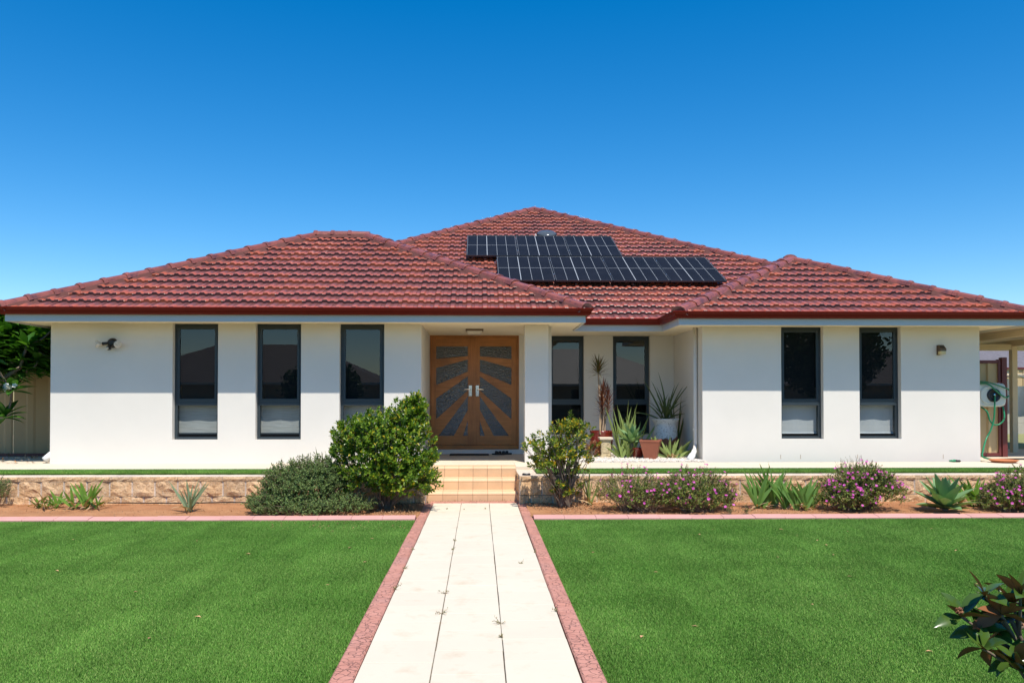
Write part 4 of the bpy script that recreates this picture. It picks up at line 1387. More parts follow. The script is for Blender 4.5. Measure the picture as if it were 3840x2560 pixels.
# ------------------------------------------------------------------ hose reel, tap, saucer, nozzle
hr = empty('hose_reel', (8.6, 13.75, 1.35), 'milky plastic hose reel with green hose by the side gate', 'hose reel')
b = MB()
cxr, czr, yr0, yr1 = 8.86, 1.56, 13.62, 13.82
out = []
for k in range(28):
    a = 2 * math.pi * k / 28
    ca, sa = math.cos(a), math.sin(a)
    e = 0.36
    out.append((cxr + .262 * math.copysign(abs(ca) ** e, ca), czr + .208 * math.copysign(abs(sa) ** e, sa)))
def ringp(s, y): return [(cxr + (x - cxr) * s, y, czr + (z - czr) * s) for x, z in out]
rs = [ringp(.86, yr0), ringp(.95, yr0 + .012), ringp(1, yr0 + .035), ringp(1, yr1 - .03), ringp(.94, yr1)]
b.face(list(reversed(rs[0]))); b.face(rs[-1])
for a, c in zip(rs[:-1], rs[1:]):
    for k in range(28): b.face([a[k], a[(k + 1) % 28], c[(k + 1) % 28], c[k]])
b.build('casing', 'reel', hr)
MB().lathe([(.155, 0), (.155, -.016), (.13, -.02), (.12, -.012)], (8.80, yr0, 1.56), 30, axis='y').build('raised_ring', 'reel', hr)
MB().lathe([(.118, 0.0), (.118, -.026), (.10, -.032), (.06, -.022), (.05, -.030)], (8.88, yr0 - .001, 1.555), 26, axis='y').build('hub', 'black', hr)
MB().lathe([(.022, 0), (.02, -.018), (.008, -.022)], (8.88, yr0 - .030, 1.56), 10, axis='y').build('hub_nut', 'chrome', hr)
MB().box(8.30, 8.60, 13.70, 13.745, 1.66, 1.78).build('wall_bracket', 'black', hr)
def curve(pts, n=10):
    out_ = []
    P = [Vector(p) for p in pts]
    for i in range(len(P) - 1):
        p0, p1, p2, p3 = P[max(i - 1, 0)], P[i], P[i + 1], P[min(i + 2, len(P) - 1)]
        for k in range(n):
            t = k / n
            out_.append(0.5 * ((2 * p1) + (p2 - p0) * t + (2 * p0 - 5 * p1 + 4 * p2 - p3) * t * t + (3 * p1 - p0 - 3 * p2 + p3) * t ** 3))
    out_.append(P[-1])
    return out_
HY = yr0 - .045
MB().tube(curve([(8.60, HY + .08, 1.79), (8.72, HY, 1.785), (8.92, HY, 1.73), (9.11, HY, 1.66), (9.13, HY + .02, 1.645)]), .012, 7).build('hose', 'hose', hr, True)
MB().tube(curve([(8.60, HY + .08, 1.76), (8.74, HY - .01, 1.75), (8.86, HY - .02, 1.66), (8.98, HY - .02, 1.555), (9.08, HY, 1.515), (9.13, HY + .01, 1.545)]), .014, 7).build('hose', 'hose', hr, True)
MB().tube(curve([(8.88, HY, 1.545), (8.86, HY - .02, 1.30), (8.84, HY - .02, 1.12), (8.78, HY - .03, .95), (8.68, HY - .06, .80), (8.50, HY - .25, .60), (8.42, HY - .38, .52), (8.50, HY - .52, .49), (8.62, HY - .50, .488)]), .014, 7).build('hose', 'hose', hr, True)
MB().tube(curve([(8.68, HY + .06, 1.35), (8.74, HY, 1.27), (8.79, HY, 1.12), (8.86, HY, 1.05), (8.96, HY, 1.06), (9.04, HY, 1.16), (9.06, HY + .06, 1.36)]), .014, 7).build('hose', 'hose', hr, True)
tp = empty('garden_tap', (8.4, 13.3, 1.05), 'garden tap with orange fitting on the right corner wall', 'tap')
MB().tube([(8.286, 13.35, 1.02), (8.40, 13.35, 1.02), (8.43, 13.35, .96)], .016, 8).build('spout', 'bronze', tp, True)
MB().lathe([(.012, 0), (.03, .01), (.03, .028), (.01, .034)], (8.385, 13.35, 1.05), 10).build('tap_handle', 'maroon', tp)
MB().lathe([(.034, 0), (.038, .02), (.036, .07), (.026, .085)], (8.435, 13.35, .875), 14).build('hose_fitting', 'orange', tp, True)
MB().lathe([(.016, 0), (.018, .06)], (8.435, 13.35, .81), 10).build('hose_tail', 'black', tp)
tag(MB().lathe([(.13, 0), (.16, .004), (.205, .038), (.215, .042), (.21, .046), (.195, .042), (.15, .014), (.02, .012)], (8.36, 12.58, ZV - .001), 36).build('saucer', 'terracotta2', smooth=True), 'terracotta plant saucer on the paving near the side gate', 'saucer')
tag(MB().tube(curve([(8.52, 13.1, ZV + .012), (9.0, 13.2, ZV + .012), (9.6, 13.15, ZV + .012), (11.0, 13.05, ZV + .012), (13, 13.0, ZV + .012)]), .014, 6).build('black_hose', 'rubber', smooth=True), 'black poly pipe lying on paving behind the saucer', 'hose')
nz = empty('hose_nozzle', (7.62, 12.66, ZV), 'green hose nozzle lying at the foot of the right wall', 'nozzle')
MB().tube([(7.53, 12.66, ZV + .022), (7.60, 12.665, ZV + .024), (7.63, 12.667, ZV + .022)], [.012, .022, .02], 10).build('barrel', 'hose', nz, True)
MB().tube([(7.63, 12.667, ZV + .022), (7.70, 12.672, ZV + .018), (7.72, 12.673, ZV + .018)], [.02, .018, .010], 10).build('grip', 'black', nz, True)
drip = MB().tube(curve([(-6.0, 10.98, .065), (-5.2, 10.93, .085), (-4.5, 10.98, .075), (-3.9, 10.92, .08), (-3.3, 10.9, .09), (-2.8, 10.85, .085)], 8), .009, 6)
tag(drip.build('drip_pipe', 'rubber', smooth=True), 'thin black drip pipe along the foot of the left wall', 'pipe')

# ------------------------------------------------------------------ plants
def leaf(b, p, d, n, L_, W, fold=.25, droop=0.0, mi=0):
    """small pointed leaf of four triangles: p base, d direction, n rough normal"""
    d = d.normalized()
    s = d.cross(n)
    if s.length < 1e-4: s = d.cross(Vector((.3, .5, .8)))
    s.normalize()
    n = s.cross(d)
    m = p + d * (L_ * .55) - n * (droop * L_ * .3)
    t = p + d * L_ - n * (droop * L_)
    l = m + s * (W * .5) + n * (fold * W * .5)
    r = m - s * (W * .5) + n * (fold * W * .5)
    k = len(b.v)
    b.v += [tuple(p), tuple(r), tuple(m), tuple(l), tuple(t)]
    for f in ((0, 1, 2), (0, 2, 3), (1, 4, 2), (2, 4, 3)):
        b.f.append(tuple(k + i for i in f)); b.m.append(mi); b.uv.append(None)

def rvec(rng):
    while True:
        v = Vector((rng.uniform(-1, 1), rng.uniform(-1, 1), rng.uniform(-1, 1)))
        if .05 < v.length < 1: return v.normalized()

def bush(name, label, loc, lobes, tips, per, L_, W, leafm, stems, seed, stem_r=.011, inner=.35, open_=0.0, height0=.02, group=None):
    """shrub of many leaf rosettes set at the ends of twigs; lobes = [(cx, cy, cz, rx, ry, rz, weight)] relative to loc"""
    rng = random.Random(seed)
    e = empty(name, loc, label, 'shrub', group)
    o = Vector(loc)
    fol, st = MB(), MB()
    tot = sum(l[6] for l in lobes)
    base = [o + Vector((rng.uniform(-.07, .07), rng.uniform(-.06, .06), 0)) for _ in range(6)]
    pts = []
    for cx, cy, cz, rx, ry, rz_, w in lobes:
        for i in range(int(tips * w / tot)):
            dv = rvec(rng)
            if dv.z < -.75: dv.z *= -.4
            rad = 1 - inner * rng.random() ** 1.6
            rad *= 1 + .16 * mnoise.noise(dv * 2.2 + Vector((seed, 0, 0))) + .10 * mnoise.noise(dv * 5 + Vector((0, seed, 0)))
            p = o + Vector((cx + dv.x * rx * rad, cy + dv.y * ry * rad, cz + dv.z * rz_ * rad))
            if p.z < o.z + height0: continue
            pts.append((p, dv))
    for i, (p, dv) in enumerate(pts):
        upd = (dv + Vector((0, 0, .7)) + rvec(rng) * .35).normalized()
        q = p - upd * rng.uniform(.05, .11)
        if i % 3 == 0:
            st.tube([q - upd * .08, q, p], [.003, .0025, .0015], 3, cap=False)
        n = per + rng.randint(-2, 2)
        for k in range(n):
            f = k / n
            a = k * 2.4 + rng.random()
            sd = upd.cross(Vector((.21, .35, .9))).normalized()
            sd2 = upd.cross(sd)
            out = sd * math.cos(a) + sd2 * math.sin(a)
            dr = (out * (1.0 - .55 * f) + upd * (.35 + .8 * f)).normalized()
            sc = rng.uniform(.7, 1.15) * (1 - .25 * f)
            leaf(fol, q.lerp(p, f), dr, upd, L_ * sc, W * sc, .35, rng.uniform(-.1, .25))
    for i in range(stems):
        p, dv = pts[rng.randrange(len(pts))]
        bs = rng.choice(base)
        mid = bs.lerp(p, .5) + Vector((rng.uniform(-.06, .06), rng.uniform(-.06, .06), rng.uniform(-.02, .10)))
        st.tube([bs, bs.lerp(mid, .55) + Vector((0, 0, .02)), mid, mid.lerp(p, .6), p], [stem_r, stem_r * .8, stem_r * .6, stem_r * .4, .003], 5, cap=False)
    tag(fol.build('foliage', leafm, e, fix=False), kind='stuff')
    st.build('stems', 'bark', e, fix=False)
    return e, pts

bush('glossy_bush', 'large rounded glossy green bush left of the entry steps', (-1.22, 10.50, .04),
     [(-.02, .0, .72, .74, .54, .60, 5), (.25, .02, 1.12, .34, .30, .33, 1.5), (.40, .0, 1.36, .17, .14, .20, .5), (-.30, -.05, .92, .42, .34, .36, 1.6), (.25, -.15, .48, .50, .36, .36, 1.6)],
     1850, 11, .064, .034, 'l_bush', 46, 21, .014, .38)
bush('leggy_bush', 'leggy bush with yellowing leaves right of the entry steps', (1.12, 10.62, .04),
     [(-.05, 0, .78, .52, .36, .40, 3), (.14, .0, 1.06, .26, .22, .22, 1.0), (-.22, .02, .72, .32, .26, .26, 1.2), (.02, 0, .38, .26, .22, .26, .8)],
     330, 11, .066, .033, 'l_bush2', 80, 22, .010, .55)

def fine_shrub(name, label, loc, lobes, sprigs, leafm, seed, leaf_l=.02, leaf_w=.006, flowers=0, per=15, sprig_l=.12, twigs=0, up=.55, group=None, fl_top=.2):
    rng = random.Random(seed)
    e = empty(name, loc, label, 'shrub', group)
    o = Vector(loc)
    fol, st, fw = MB(), MB(), MB()
    tot = sum(l[6] for l in lobes)
    tips_ = []
    for cx, cy, cz, rx, ry, rz_, w in lobes:
        for i in range(int(sprigs * w / tot)):
            dv = rvec(rng)
            if dv.z < -.2: dv.z = -dv.z * .6
            dv.normalize()
            rad = (1 - .42 * rng.random() ** 1.7) * (1 + .18 * mnoise.noise(dv * 2.6 + Vector((seed, 1, 0))) + .13 * mnoise.noise(dv * 7 + Vector((seed, 3, 0))))
            p = o + Vector((cx + dv.x * rx * rad, cy + dv.y * ry * rad, cz + dv.z * rz_ * rad))
            if p.z < o.z + .01: continue
            g = (dv * .8 + Vector((0, 0, up)) + rvec(rng) * .5).normalized()
            L_ = sprig_l * rng.uniform(.6, 1.25)
            tip = p + g * L_ * .4
            st_ = p - g * L_ * .6
            st.tube([st_, tip], [.0022, .001], 3, cap=False)
            tips_.append((tip, g, dv))
            for k in range(per):
                f = k / per
                dr = (g * rng.uniform(.2, .9) + rvec(rng)).normalized()
                leaf(fol, st_.lerp(tip, f), dr, g, leaf_l * rng.uniform(.7, 1.2), leaf_w * rng.uniform(.8, 1.2), .2)
    for i in range(twigs):
        a = rng.random() * 6.28
        cx, cy, cz, rx, ry, rz_, w = rng.choice(lobes)
        c0 = o + Vector((cx + rng.uniform(-.3, .3) * rx, cy + rng.uniform(-.3, .3) * ry, .0))
        tp_ = o + Vector((cx + math.cos(a) * rx * rng.uniform(.4, 1.02), cy + math.sin(a) * ry * rng.uniform(.4, 1.0), cz + rz_ * rng.uniform(-.3, .8)))
        if tp_.z < .06: tp_.z = .06 + rng.random() * .08
        st.tube([c0, c0.lerp(tp_, .5) + Vector((0, 0, rng.uniform(.0, .07))), tp_], [.005, .0035, .0015], 3, cap=False)
    e_f = fol.build('foliage', leafm, e, fix=False); tag(e_f, kind='stuff')
    st.build('stems', 'twig', e, fix=False)
    if flowers:
        cand = [t for t in tips_ if t[2].z > fl_top or t[2].y < -.35]
        rng.shuffle(cand)
        for tip, g, dv in cand[:flowers]:
            nn = (g + Vector((0, -.5, .5)) + rvec(rng) * .3).normalized()
            sd = nn.cross(Vector((.3, .2, .9))).normalized(); s2 = nn.cross(sd)
            rr = rng.uniform(.017, .026)
            for k in range(8):
                a = 2 * math.pi * k / 8
                leaf(fw, tip + g * .01, (sd * math.cos(a) + s2 * math.sin(a) + nn * .35), nn, rr, rr * .55, .1)
        tag(fw.build('flowers', 'petal', e, fix=False), kind='stuff')
    return e

fine_shrub('trailing_shrub', 'low dark green fine-leaved shrub left of the glossy bush', (-2.35, 10.30, .03),
           [(.10, .08, .28, .58, .36, .38, 4), (.25, .12, .42, .38, .28, .32, 1.6), (-.28, -.05, .10, .34, .28, .20, 1.2), (.55, -.1, .10, .5, .32, .16, 1.3), (.10, -.22, .06, .62, .22, .12, 1.3), (-.05, -.12, .16, .38, .22, .22, 1.2)],
           3000, 'l_fine', 31, .030, .012, per=15, sprig_l=.12, twigs=40, up=.25)
PK = 'pink daisy shrubs in the right bed'
fine_shrub('daisy_shrub', 'straggly pink-flowered shrub with bare grey twigs below, nearest the steps', (1.98, 10.28, .03),
           [(.0, .05, .19, .50, .34, .34, 2), (.16, 0, .14, .46, .30, .26, 1)], 620, 'l_daisy', 41, .028, .012, 64, per=12, twigs=260, group=PK)
fine_shrub('daisy_shrub', 'pink-flowered shrub beside the lily clump, left of it', (2.78, 10.28, .03),
           [(.0, .05, .20, .52, .36, .33, 2), (.04, .0, .12, .58, .32, .26, 1)], 980, 'l_daisy', 42, .030, .013, 92, per=13, twigs=160, group=PK)
fine_shrub('daisy_shrub', 'rounded shrub covered in magenta flowers between lily clump and agave', (4.98, 10.28, .03),
           [(.0, .05, .22, .54, .38, .36, 2), (-.22, .0, .12, .38, .32, .26, 1), (.05, 0, .42, .30, .22, .16, .6)], 1500, 'l_daisy', 43, .030, .013, 230, per=13, twigs=150, group=PK)
fine_shrub('daisy_shrub', 'pink-flowered shrub cut by the right picture edge', (7.02, 10.20, .03),
           [(.1, .05, .20, .50, .36, .34, 2), (-.2, 0, .12, .36, .28, .26, 1)], 1150, 'l_daisy', 44, .030, .013, 130, per=13, twigs=160, group=PK)
fine_shrub('daisy_seedling', 'small daisy seedling beside the left edge of the lily clump', (3.33, 10.62, .03), [(0, 0, .08, .09, .08, .14, 1)], 42, 'l_daisy', 45, .022, .009, 7, per=12, twigs=8)
fine_shrub('daisy_seedling', 'tiny daisy sprout in bare sand near the kerb, left of lily clump', (3.14, 9.98, .03), [(0, 0, .05, .035, .035, .08, 1)], 12, 'l_daisy', 46, .02, .008, 2, per=12)
fine_shrub('daisy_seedling', 'tiny daisy sprout in bare sand, nearest the lily clump', (3.34, 9.95, .03), [(0, 0, .05, .035, .035, .06, 1)], 12, 'l_daisy', 47, .02, .008, 1, per=12)
fine_shrub('rockery_shrub', 'fine green shrub cut by the left picture edge before the wall', (-6.62, 10.75, .03), [(0, 0, .22, .40, .3, .26, 1)], 420, 'l_fine', 48, .024, .009, per=14)
fine_shrub('seed_stalk_plant', 'wispy plant with dry seed heads behind the rounded magenta shrub', (5.05, 10.75, .10), [(0, 0, .34, .26, .1, .30, 1)], 60, 'l_daisy', 49, .016, .007, 0, per=5, sprig_l=.10, twigs=26, up=1.2)

def strap(b, p, az, lean, L_, W, curl, seg=7, twist=0.0, tipw=.0, cup=.25, basew=.55, mi=0):
    """long tapering leaf: leaves p at azimuth az, lean from vertical (rad), bending further by curl; twist turns its face about its own axis"""
    d = Vector((math.cos(az), math.sin(az), 0))
    s0 = Vector((-math.sin(az), math.cos(az), 0))
    ct, st_ = math.cos(twist), math.sin(twist)
    pos = Vector(p)
    k = len(b.v)
    for i in range(seg + 1):
        t = i / seg
        w = W * (basew + (1 - basew) * min(1, t / .38)) if t < .38 else W * (1 - ((t - .38) / .62) ** 1.9 * (1 - tipw))
        w = max(w, W * .03)
        th = lean + curl * t
        nn = d * -math.cos(th) + Vector((0, 0, math.sin(th)))
        s = s0 * ct + nn * st_
        n2 = nn * ct - s0 * st_
        b.v += [tuple(pos + s * w * .5 + n2 * cup * w * .5), tuple(pos), tuple(pos - s * w * .5 + n2 * cup * w * .5)]
        pos += (d * math.sin(th) + Vector((0, 0, math.cos(th)))) * (L_ / seg)
    for i in range(seg):
        for j in range(2):
            a = k + i * 3 + j
            b.f.append((a, a + 1, a + 4, a + 3)); b.m.append(mi); b.uv.append(None)

def clump(name, label, loc, fans, leafm, seed, dead=0, cat='plant', group=None, dead_len=.25, wid=1.0):
    """fans = [(dx, dy, n leaves, length, width, lean spread, curl, plane azimuth or None)]"""
    rng = random.Random(seed)
    e = empty(name, loc, label, cat, group)
    o = Vector(loc)
    for dx, dy, n, L_, W, spread, curl, plane in fans:
        for i in range(n):
            b = MB()
            if plane is None:
                az, ln = i * 2.4 + rng.uniform(-.3, .3), spread * (.25 + .75 * (1 - i / n)) * rng.uniform(.8, 1.15)
            else:
                t = (i / (n - 1) - .5) * 2 if n > 1 else 0
                az = plane + (0 if t > 0 else math.pi) + rng.uniform(-.35, .35)
                ln = abs(t) * spread + .03
            strap(b, o + Vector((dx + rng.uniform(-.02, .02), dy + rng.uniform(-.02, .02), 0)), az, ln, L_ * rng.uniform(.72, 1.1), W * rng.uniform(.85, 1.1), curl * rng.uniform(.4, 1.5), twist=rng.uniform(-.5, .5) if plane is None else rng.choice((-1, 1)) * rng.uniform(.7, 1.5))
            put('leaf', b.mesh('leaf', leafm, True), e)
    if dead:
        b = MB()
        for i in range(dead):
            dx, dy = rng.choice(fans)[:2]
            strap(b, o + Vector((dx + rng.uniform(-.05, .05), dy + rng.uniform(-.04, .04), .01)), rng.random() * 6.28, rng.uniform(.5, 1.35), dead_len * rng.uniform(.5, 1.2), .022 * wid, rng.uniform(.4, 1.5), 5, rng.uniform(-.8, .8))
        for k, v in enumerate(b.v):
            if v[2] < .045: b.v[k] = (v[0], v[1], .045 + .01 * rng.random())
        tag(put('dead_leaves', b.mesh('dead_leaves', 'l_dead', True), e), kind='stuff')
    return e
clump('lily_clump', 'leftmost lily clump, small and half dried, before the left wall', (-5.66, 10.66, .05), [(-.12, 0, 5, .20, .034, .7, .5, 0), (.10, .0, 6, .24, .04, .6, .4, 0), (.0, -.05, 4, .16, .034, .9, .6, None)], 'l_lily', 51, 26)
clump('lily_clump', 'taller bright green lily clump with dry leaves before the left wall', (-5.22, 10.62, .05), [(-.08, 0, 5, .32, .045, .75, .3, 0), (.08, .0, 9, .42, .048, .55, .25, 0), (.2, 0, 5, .25, .036, .8, .4, 0)], 'l_lily', 52, 34)
clump('striped_aloe', 'upright grey-green striped succulent alone before the left wall', (-3.72, 10.38, .04), [(0, 0, 11, .42, .036, .55, .15, 0), (.02, 0, 6, .30, .036, .8, .3, None)], 'l_aloe', 53, 8)
clump('snake_plant', 'tall thin spear leaves rising behind the trailing shrub', (-2.10, 10.95, .08), [(0, 0, 4, .85, .035, .10, .05, 0), (-.03, .02, 4, .6, .03, .2, .1, None)], 'l_dark', 54)
clump('snake_plant', 'thin yellow-edged spear leaves right of the leggy bush', (1.50, 10.82, .05), [(0, 0, 6, .42, .026, .45, .1, 0), (-.02, 0, 5, .52, .022, .3, .12, None)], 'l_varieg', 55, 6)
clump('lily_clump', 'broad-leaved green lily clump in the middle of the right bed', (3.92, 10.42, .04), [(-.26, .05, 9, .50, .056, .40, .35, 0), (-.16, .10, 8, .52, .056, .32, .3, 0), (-.02, .08, 9, .58, .060, .36, .35, 0), (.08, -.02, 9, .48, .056, .45, .35, 0), (.20, -.10, 9, .46, .056, .45, .3, 0), (.30, -.12, 8, .42, .054, .4, .35, 0), (.42, -.05, 7, .34, .05, .4, .3, 0)], 'l_lily2', 56, 48, wid=1.1)
clump('lily_clump', 'yellowish lily clump between the agave and right edge shrub', (6.52, 10.55, .05), [(-.12, 0, 8, .42, .05, .6, .35, 0), (.08, .0, 10, .48, .055, .65, .35, 0), (.18, .02, 9, .42, .05, .8, .4, None)], 'l_lily', 57, 30)

def agave(name, label, loc, n, L_, W, leafm, seed, stem=.0, min_lean=.15, max_lean=1.45):
    rng = random.Random(seed)
    e = empty(name, loc, label, 'plant')
    o = Vector(loc) + Vector((0, 0, stem))
    if stem: MB().tube([Vector(loc), o], [.03, .035], 8).build('stem', 'bark', e, True)
    for i in range(n):
        f = i / (n - 1)
        b = MB()
        strap(b, o + Vector((0, 0, .02 * f)), i * 2.39996 + rng.uniform(-.15, .15), max_lean - (max_lean - min_lean) * f ** .8, L_ * (.75 + .3 * math.sin(f * 3)) * rng.uniform(.9, 1.1), W * rng.uniform(.85, 1.1), rng.uniform(-.25, .25), 8, rng.uniform(-.15, .15), .0, .5, .42)
        put('leaf', b.mesh('leaf', leafm, True), e)
    return e
agave('agave', 'spineless grey-green agave rosette by the kerb in the right bed', (5.98, 10.16, .04), 34, .45, .15, 'l_agave', 61, .03, .12, 1.6)

# pots in the recess
def pot_thing(name, label, loc, cat='pot'): return empty(name, loc, label, cat)
ux, uy = 3.27, 14.0
ur = pot_thing('urn', 'large white urn with flaking paint in the recess corner', (ux, uy, ZV))
MB().lathe([(.13, 0), (.15, .02), (.19, .16), (.205, .30), (.205, .42), (.195, .50), (.185, .56), (.20, .61), (.235, .655), (.238, .67), (.225, .672), (.18, .62), (.17, .60), (.05, .60)], (ux, uy, ZV), 36).build('body', 'urn', ur, True)
MB().lathe([(.17, 0), (.10, .012), (.01, .016)], (ux, uy, ZV + .605), 20).build('soil', 'potsoil', ur)
e = clump('potted_aloe', 'long drooping dark aloe growing in the white urn', (ux, uy, ZV + .61), [(0, 0, 12, .62, .034, .85, .55, None), (.02, .02, 9, .86, .032, .38, .25, 0), (-.05, 0, 5, .62, .03, 1.0, .5, math.pi)], 'l_dark', 62)
clump('floor_aloe', 'tall spear leaves standing right of the white urn', (3.52, 14.3, ZV), [(0, 0, 7, 1.0, .038, .14, .05, 0)], 'l_dark', 63)
clump('floor_aloe', 'low sprawling succulent between square pot and downpipe', (3.22, 13.45, ZV + .01), [(0, 0, 7, .46, .062, 1.25, -.1, 0), (.18, .05, 6, .40, .055, 1.1, .2, None), (.05, -.05, 5, .30, .05, 1.2, -.4, 0)], 'l_varieg', 64, 14)
# square tapered pot
sp = pot_thing('square_pot', 'square tapered terracotta pot on the white pebbles', (2.86, 13.3, ZV))
b = MB()
rt_ = R(-20)
def sq(h, z): return [(2.87 + h * 1.414 * math.cos(rt_ + R(45) + k * math.pi / 2), 13.36 + h * 1.414 * math.sin(rt_ + R(45) + k * math.pi / 2), z) for k in range(4)]
ri = [sq(.092, ZV + .001), sq(.158, ZV + .30), sq(.164, ZV + .305), sq(.164, ZV + .335), sq(.148, ZV + .335), sq(.14, ZV + .29)]
b.face(list(reversed(ri[0])))
for a, c in zip(ri[:-1], ri[1:]):
    for k in range(4): b.face([a[k], a[(k + 1) % 4], c[(k + 1) % 4], c[k]])
b.build('body', 'terracotta', sp)
MB().face(sq(.142, ZV + .30)).build('soil', 'potsoil', sp, fix=False)
clump('potted_succulent', 'tiny succulent in the square terracotta pot', (2.92, 13.36, ZV + .30), [(0, 0, 9, .10, .026, .9, .1, None)], 'l_varieg', 65)
# red glazed pot with the dracaena
rp = pot_thing('glazed_pot', 'dark red glazed pot behind the carved pedestal', (2.16, 14.15, ZV))
MB().lathe([(.12, 0), (.16, .03), (.20, .20), (.205, .34), (.195, .40), (.205, .43), (.205, .455), (.18, .455), (.17, .41), (.02, .40)], (2.16, 14.15, ZV), 32).build('body', 'redglaze', rp, True)
MB().lathe([(.178, 0), (.10, .02), (.01, .03)], (2.16, 14.15, ZV + .405), 20).build('soil', 'potsoil', rp)
dr = empty('dracaena', (2.16, 14.15, ZV + .42), 'tall dracaena with red-edged spiky heads in the glazed pot', 'plant')
rng = random.Random(66)
canes = [((2.11, 14.15), 2.00, 'l_drac_g', 80, .30), ((2.19, 14.12), 1.62, 'l_drac_r', 95, .27), ((2.28, 14.17), 1.55, 'l_drac_r', 75, .25), ((2.17, 14.18), 1.50, 'l_drac_r', 60, .24)]
for (x, y), zt, lm, n, ll in canes:
    bx_ = 2.16 + (x - 2.16) * .5
    MB().tube(curve([(bx_, y, ZV + .40), (bx_ + .02, y, ZV + .7), (x + .01, y, zt - .25), (x, y, zt)], 5), [.018] * 10 + [.015] * 6, 7).build('cane', 'cane', dr, True)
    b = MB()
    skirt = 0.10 if lm == 'l_drac_g' else .42
    for i in range(n):
        f = i / n
        z = zt - skirt * (1 - f) + .02
        strap(b, (x, y, z), i * 2.4, 1.75 - 1.6 * f ** .7 + rng.uniform(-.1, .1), ll * rng.uniform(.7, 1.1) * (.8 if f < .5 and skirt > .2 else 1), .017, rng.uniform(.0, .55), 4)
    tag(put('leaf_head', b.mesh('leaf_head', lm, True), dr), kind='stuff')
# carved pedestal
pdx, pdy = 2.165, 13.72
pe = empty('stone_pedestal', (pdx, pdy, ZV), 'carved pale stone pedestal on the white pebbles', 'pedestal')
def slab(h, z0, z1, name, m='stone'): return MB().bevbox(pdx - h, pdx + h, pdy - h, pdy + h, ZV + z0, ZV + z1, .006).build(name, m, pe)
slab(.105, 0, .035, 'plinth'); slab(.092, .0355, .06, 'moulding'); slab(.08, .0605, .30, 'shaft'); slab(.095, .3005, .325, 'moulding'); slab(.112, .3255, .36, 'top_slab', 'concrete')
for sx_, sy_ in ((0, -1), (-1, 0), (1, 0)):
    if sy_: part_box('carved_panel', 'stone', pe, pdx - .055, pdx + .055, pdy - .087, pdy - .0805, ZV + .10, ZV + .27)
    else: part_box('carved_panel', 'stone', pe, pdx + sx_ * .084 - .0035, pdx + sx_ * .084 + .0035, pdy - .055, pdy + .055, ZV + .10, ZV + .27)
agave('potted_agave', 'green agave with pale leaf edges in front of the recess window', (2.60, 13.62, ZV), 20, .36, .10, 'l_agave', 67, .26)
clump('yucca', 'pale-edged sword leaves standing behind the recess agave', (2.56, 13.92, ZV), [(-.10, 0, 6, .88, .055, .28, .03, 0), (.10, .0, 6, .84, .05, .35, .03, 0), (.0, .1, 6, .95, .03, .2, .02, 0), (.2, .08, 5, .78, .05, .5, .05, 0)], 'l_varieg', 68)
clump('yucca', 'young pale-edged sword plant between pedestal and agave', (2.40, 13.52, ZV), [(0, 0, 8, .36, .05, .75, .2, 0), (.12, .0, 6, .34, .055, .6, .15, None)], 'l_varieg', 69)
clump('dead_yucca_leaf', 'single dry tan sword leaf leaning left of the dracaena', (2.12, 13.95, ZV + .40), [(0, 0, 1, .42, .04, .0, .0, 0)], 'l_dead', 70)
sm = pot_thing('small_pot', 'small dark red pot hidden behind the square terracotta pot', (2.68, 13.52, ZV))
MB().lathe([(.07, 0), (.08, .02), (.10, .16), (.108, .17), (.105, .185), (.085, .18), (.02, .15)], (2.70, 13.58, ZV), 24).build('body', 'redglaze', sm, True)
bush('red_leaf_plant', 'small red and orange leaved plant left of the pedestal', (1.96, 13.72, ZV), [(0, 0, .18, .13, .1, .16, 1)], 40, 9, .06, .03, 'l_mag_b', 14, 71, .005, .5)

# frangipani by the left wing
fr = empty('frangipani_tree', (-8.15, 13.35, .45), 'frangipani with white flowers beside the left wing', 'tree')
rng = random.Random(81)
tb, tc = MB(), Vector((-8.15, 13.35, .42))
forks = []
def branch(p, d, L_, r, depth):
    q = p + d * L_
    tb.tube([p, p.lerp(q, .5) + rvec(rng) * .02, q], [r, r * .88, r * .8], 7)
    if depth == 0:
        forks.append((q, d)); return
    for k in range(3 if depth > 1 else 2):
        nd = (d * .75 + rvec(rng) * .75 + Vector((0, 0, .25))).normalized()
        branch(q, nd, L_ * rng.uniform(.62, .85), r * .7, depth - 1)
branch(tc, Vector((.05, .02, 1)).normalized(), .75, .075, 3)
targets = [(-7.62, 13.22, 1.66), (-7.74, 13.25, 1.22), (-7.95, 13.2, 1.8)]
for k in range(120):
    targets.append((rng.uniform(-8.6, -6.92), rng.uniform(13.4, 14.3), rng.uniform(1.9, 2.9)))
for t in targets:
    t = Vector(t)
    f = min(forks, key=lambda q: (q[0] - t).length)[0] if forks else tc
    tb.tube(curve([f, f.lerp(t, .5) + Vector((0, .05, -.06)), t - Vector((0, 0, .03))], 4), .016, 6)
    forks.append((t, Vector((.2, -.3, .6)).normalized()))
tb.build('trunk', 'bark', fr, True, fix=False)
cr = MB()
for q, d in forks:
    n = 17
    for i in range(n):
        f = i / n
        az = i * 2.4 + rng.random()
        strap(cr, q - Vector((0, 0, .05 * (1 - f))), az, 1.75 - 1.2 * f + rng.uniform(-.15, .15), rng.uniform(.28, .40), rng.uniform(.10, .13), rng.uniform(.1, .6), 5, rng.uniform(-.3, .3), .0, .3, .2)
tag(put('crown', cr.mesh('crown', 'l_frangi', True), fr), kind='stuff')
fw, fy = MB(), MB()
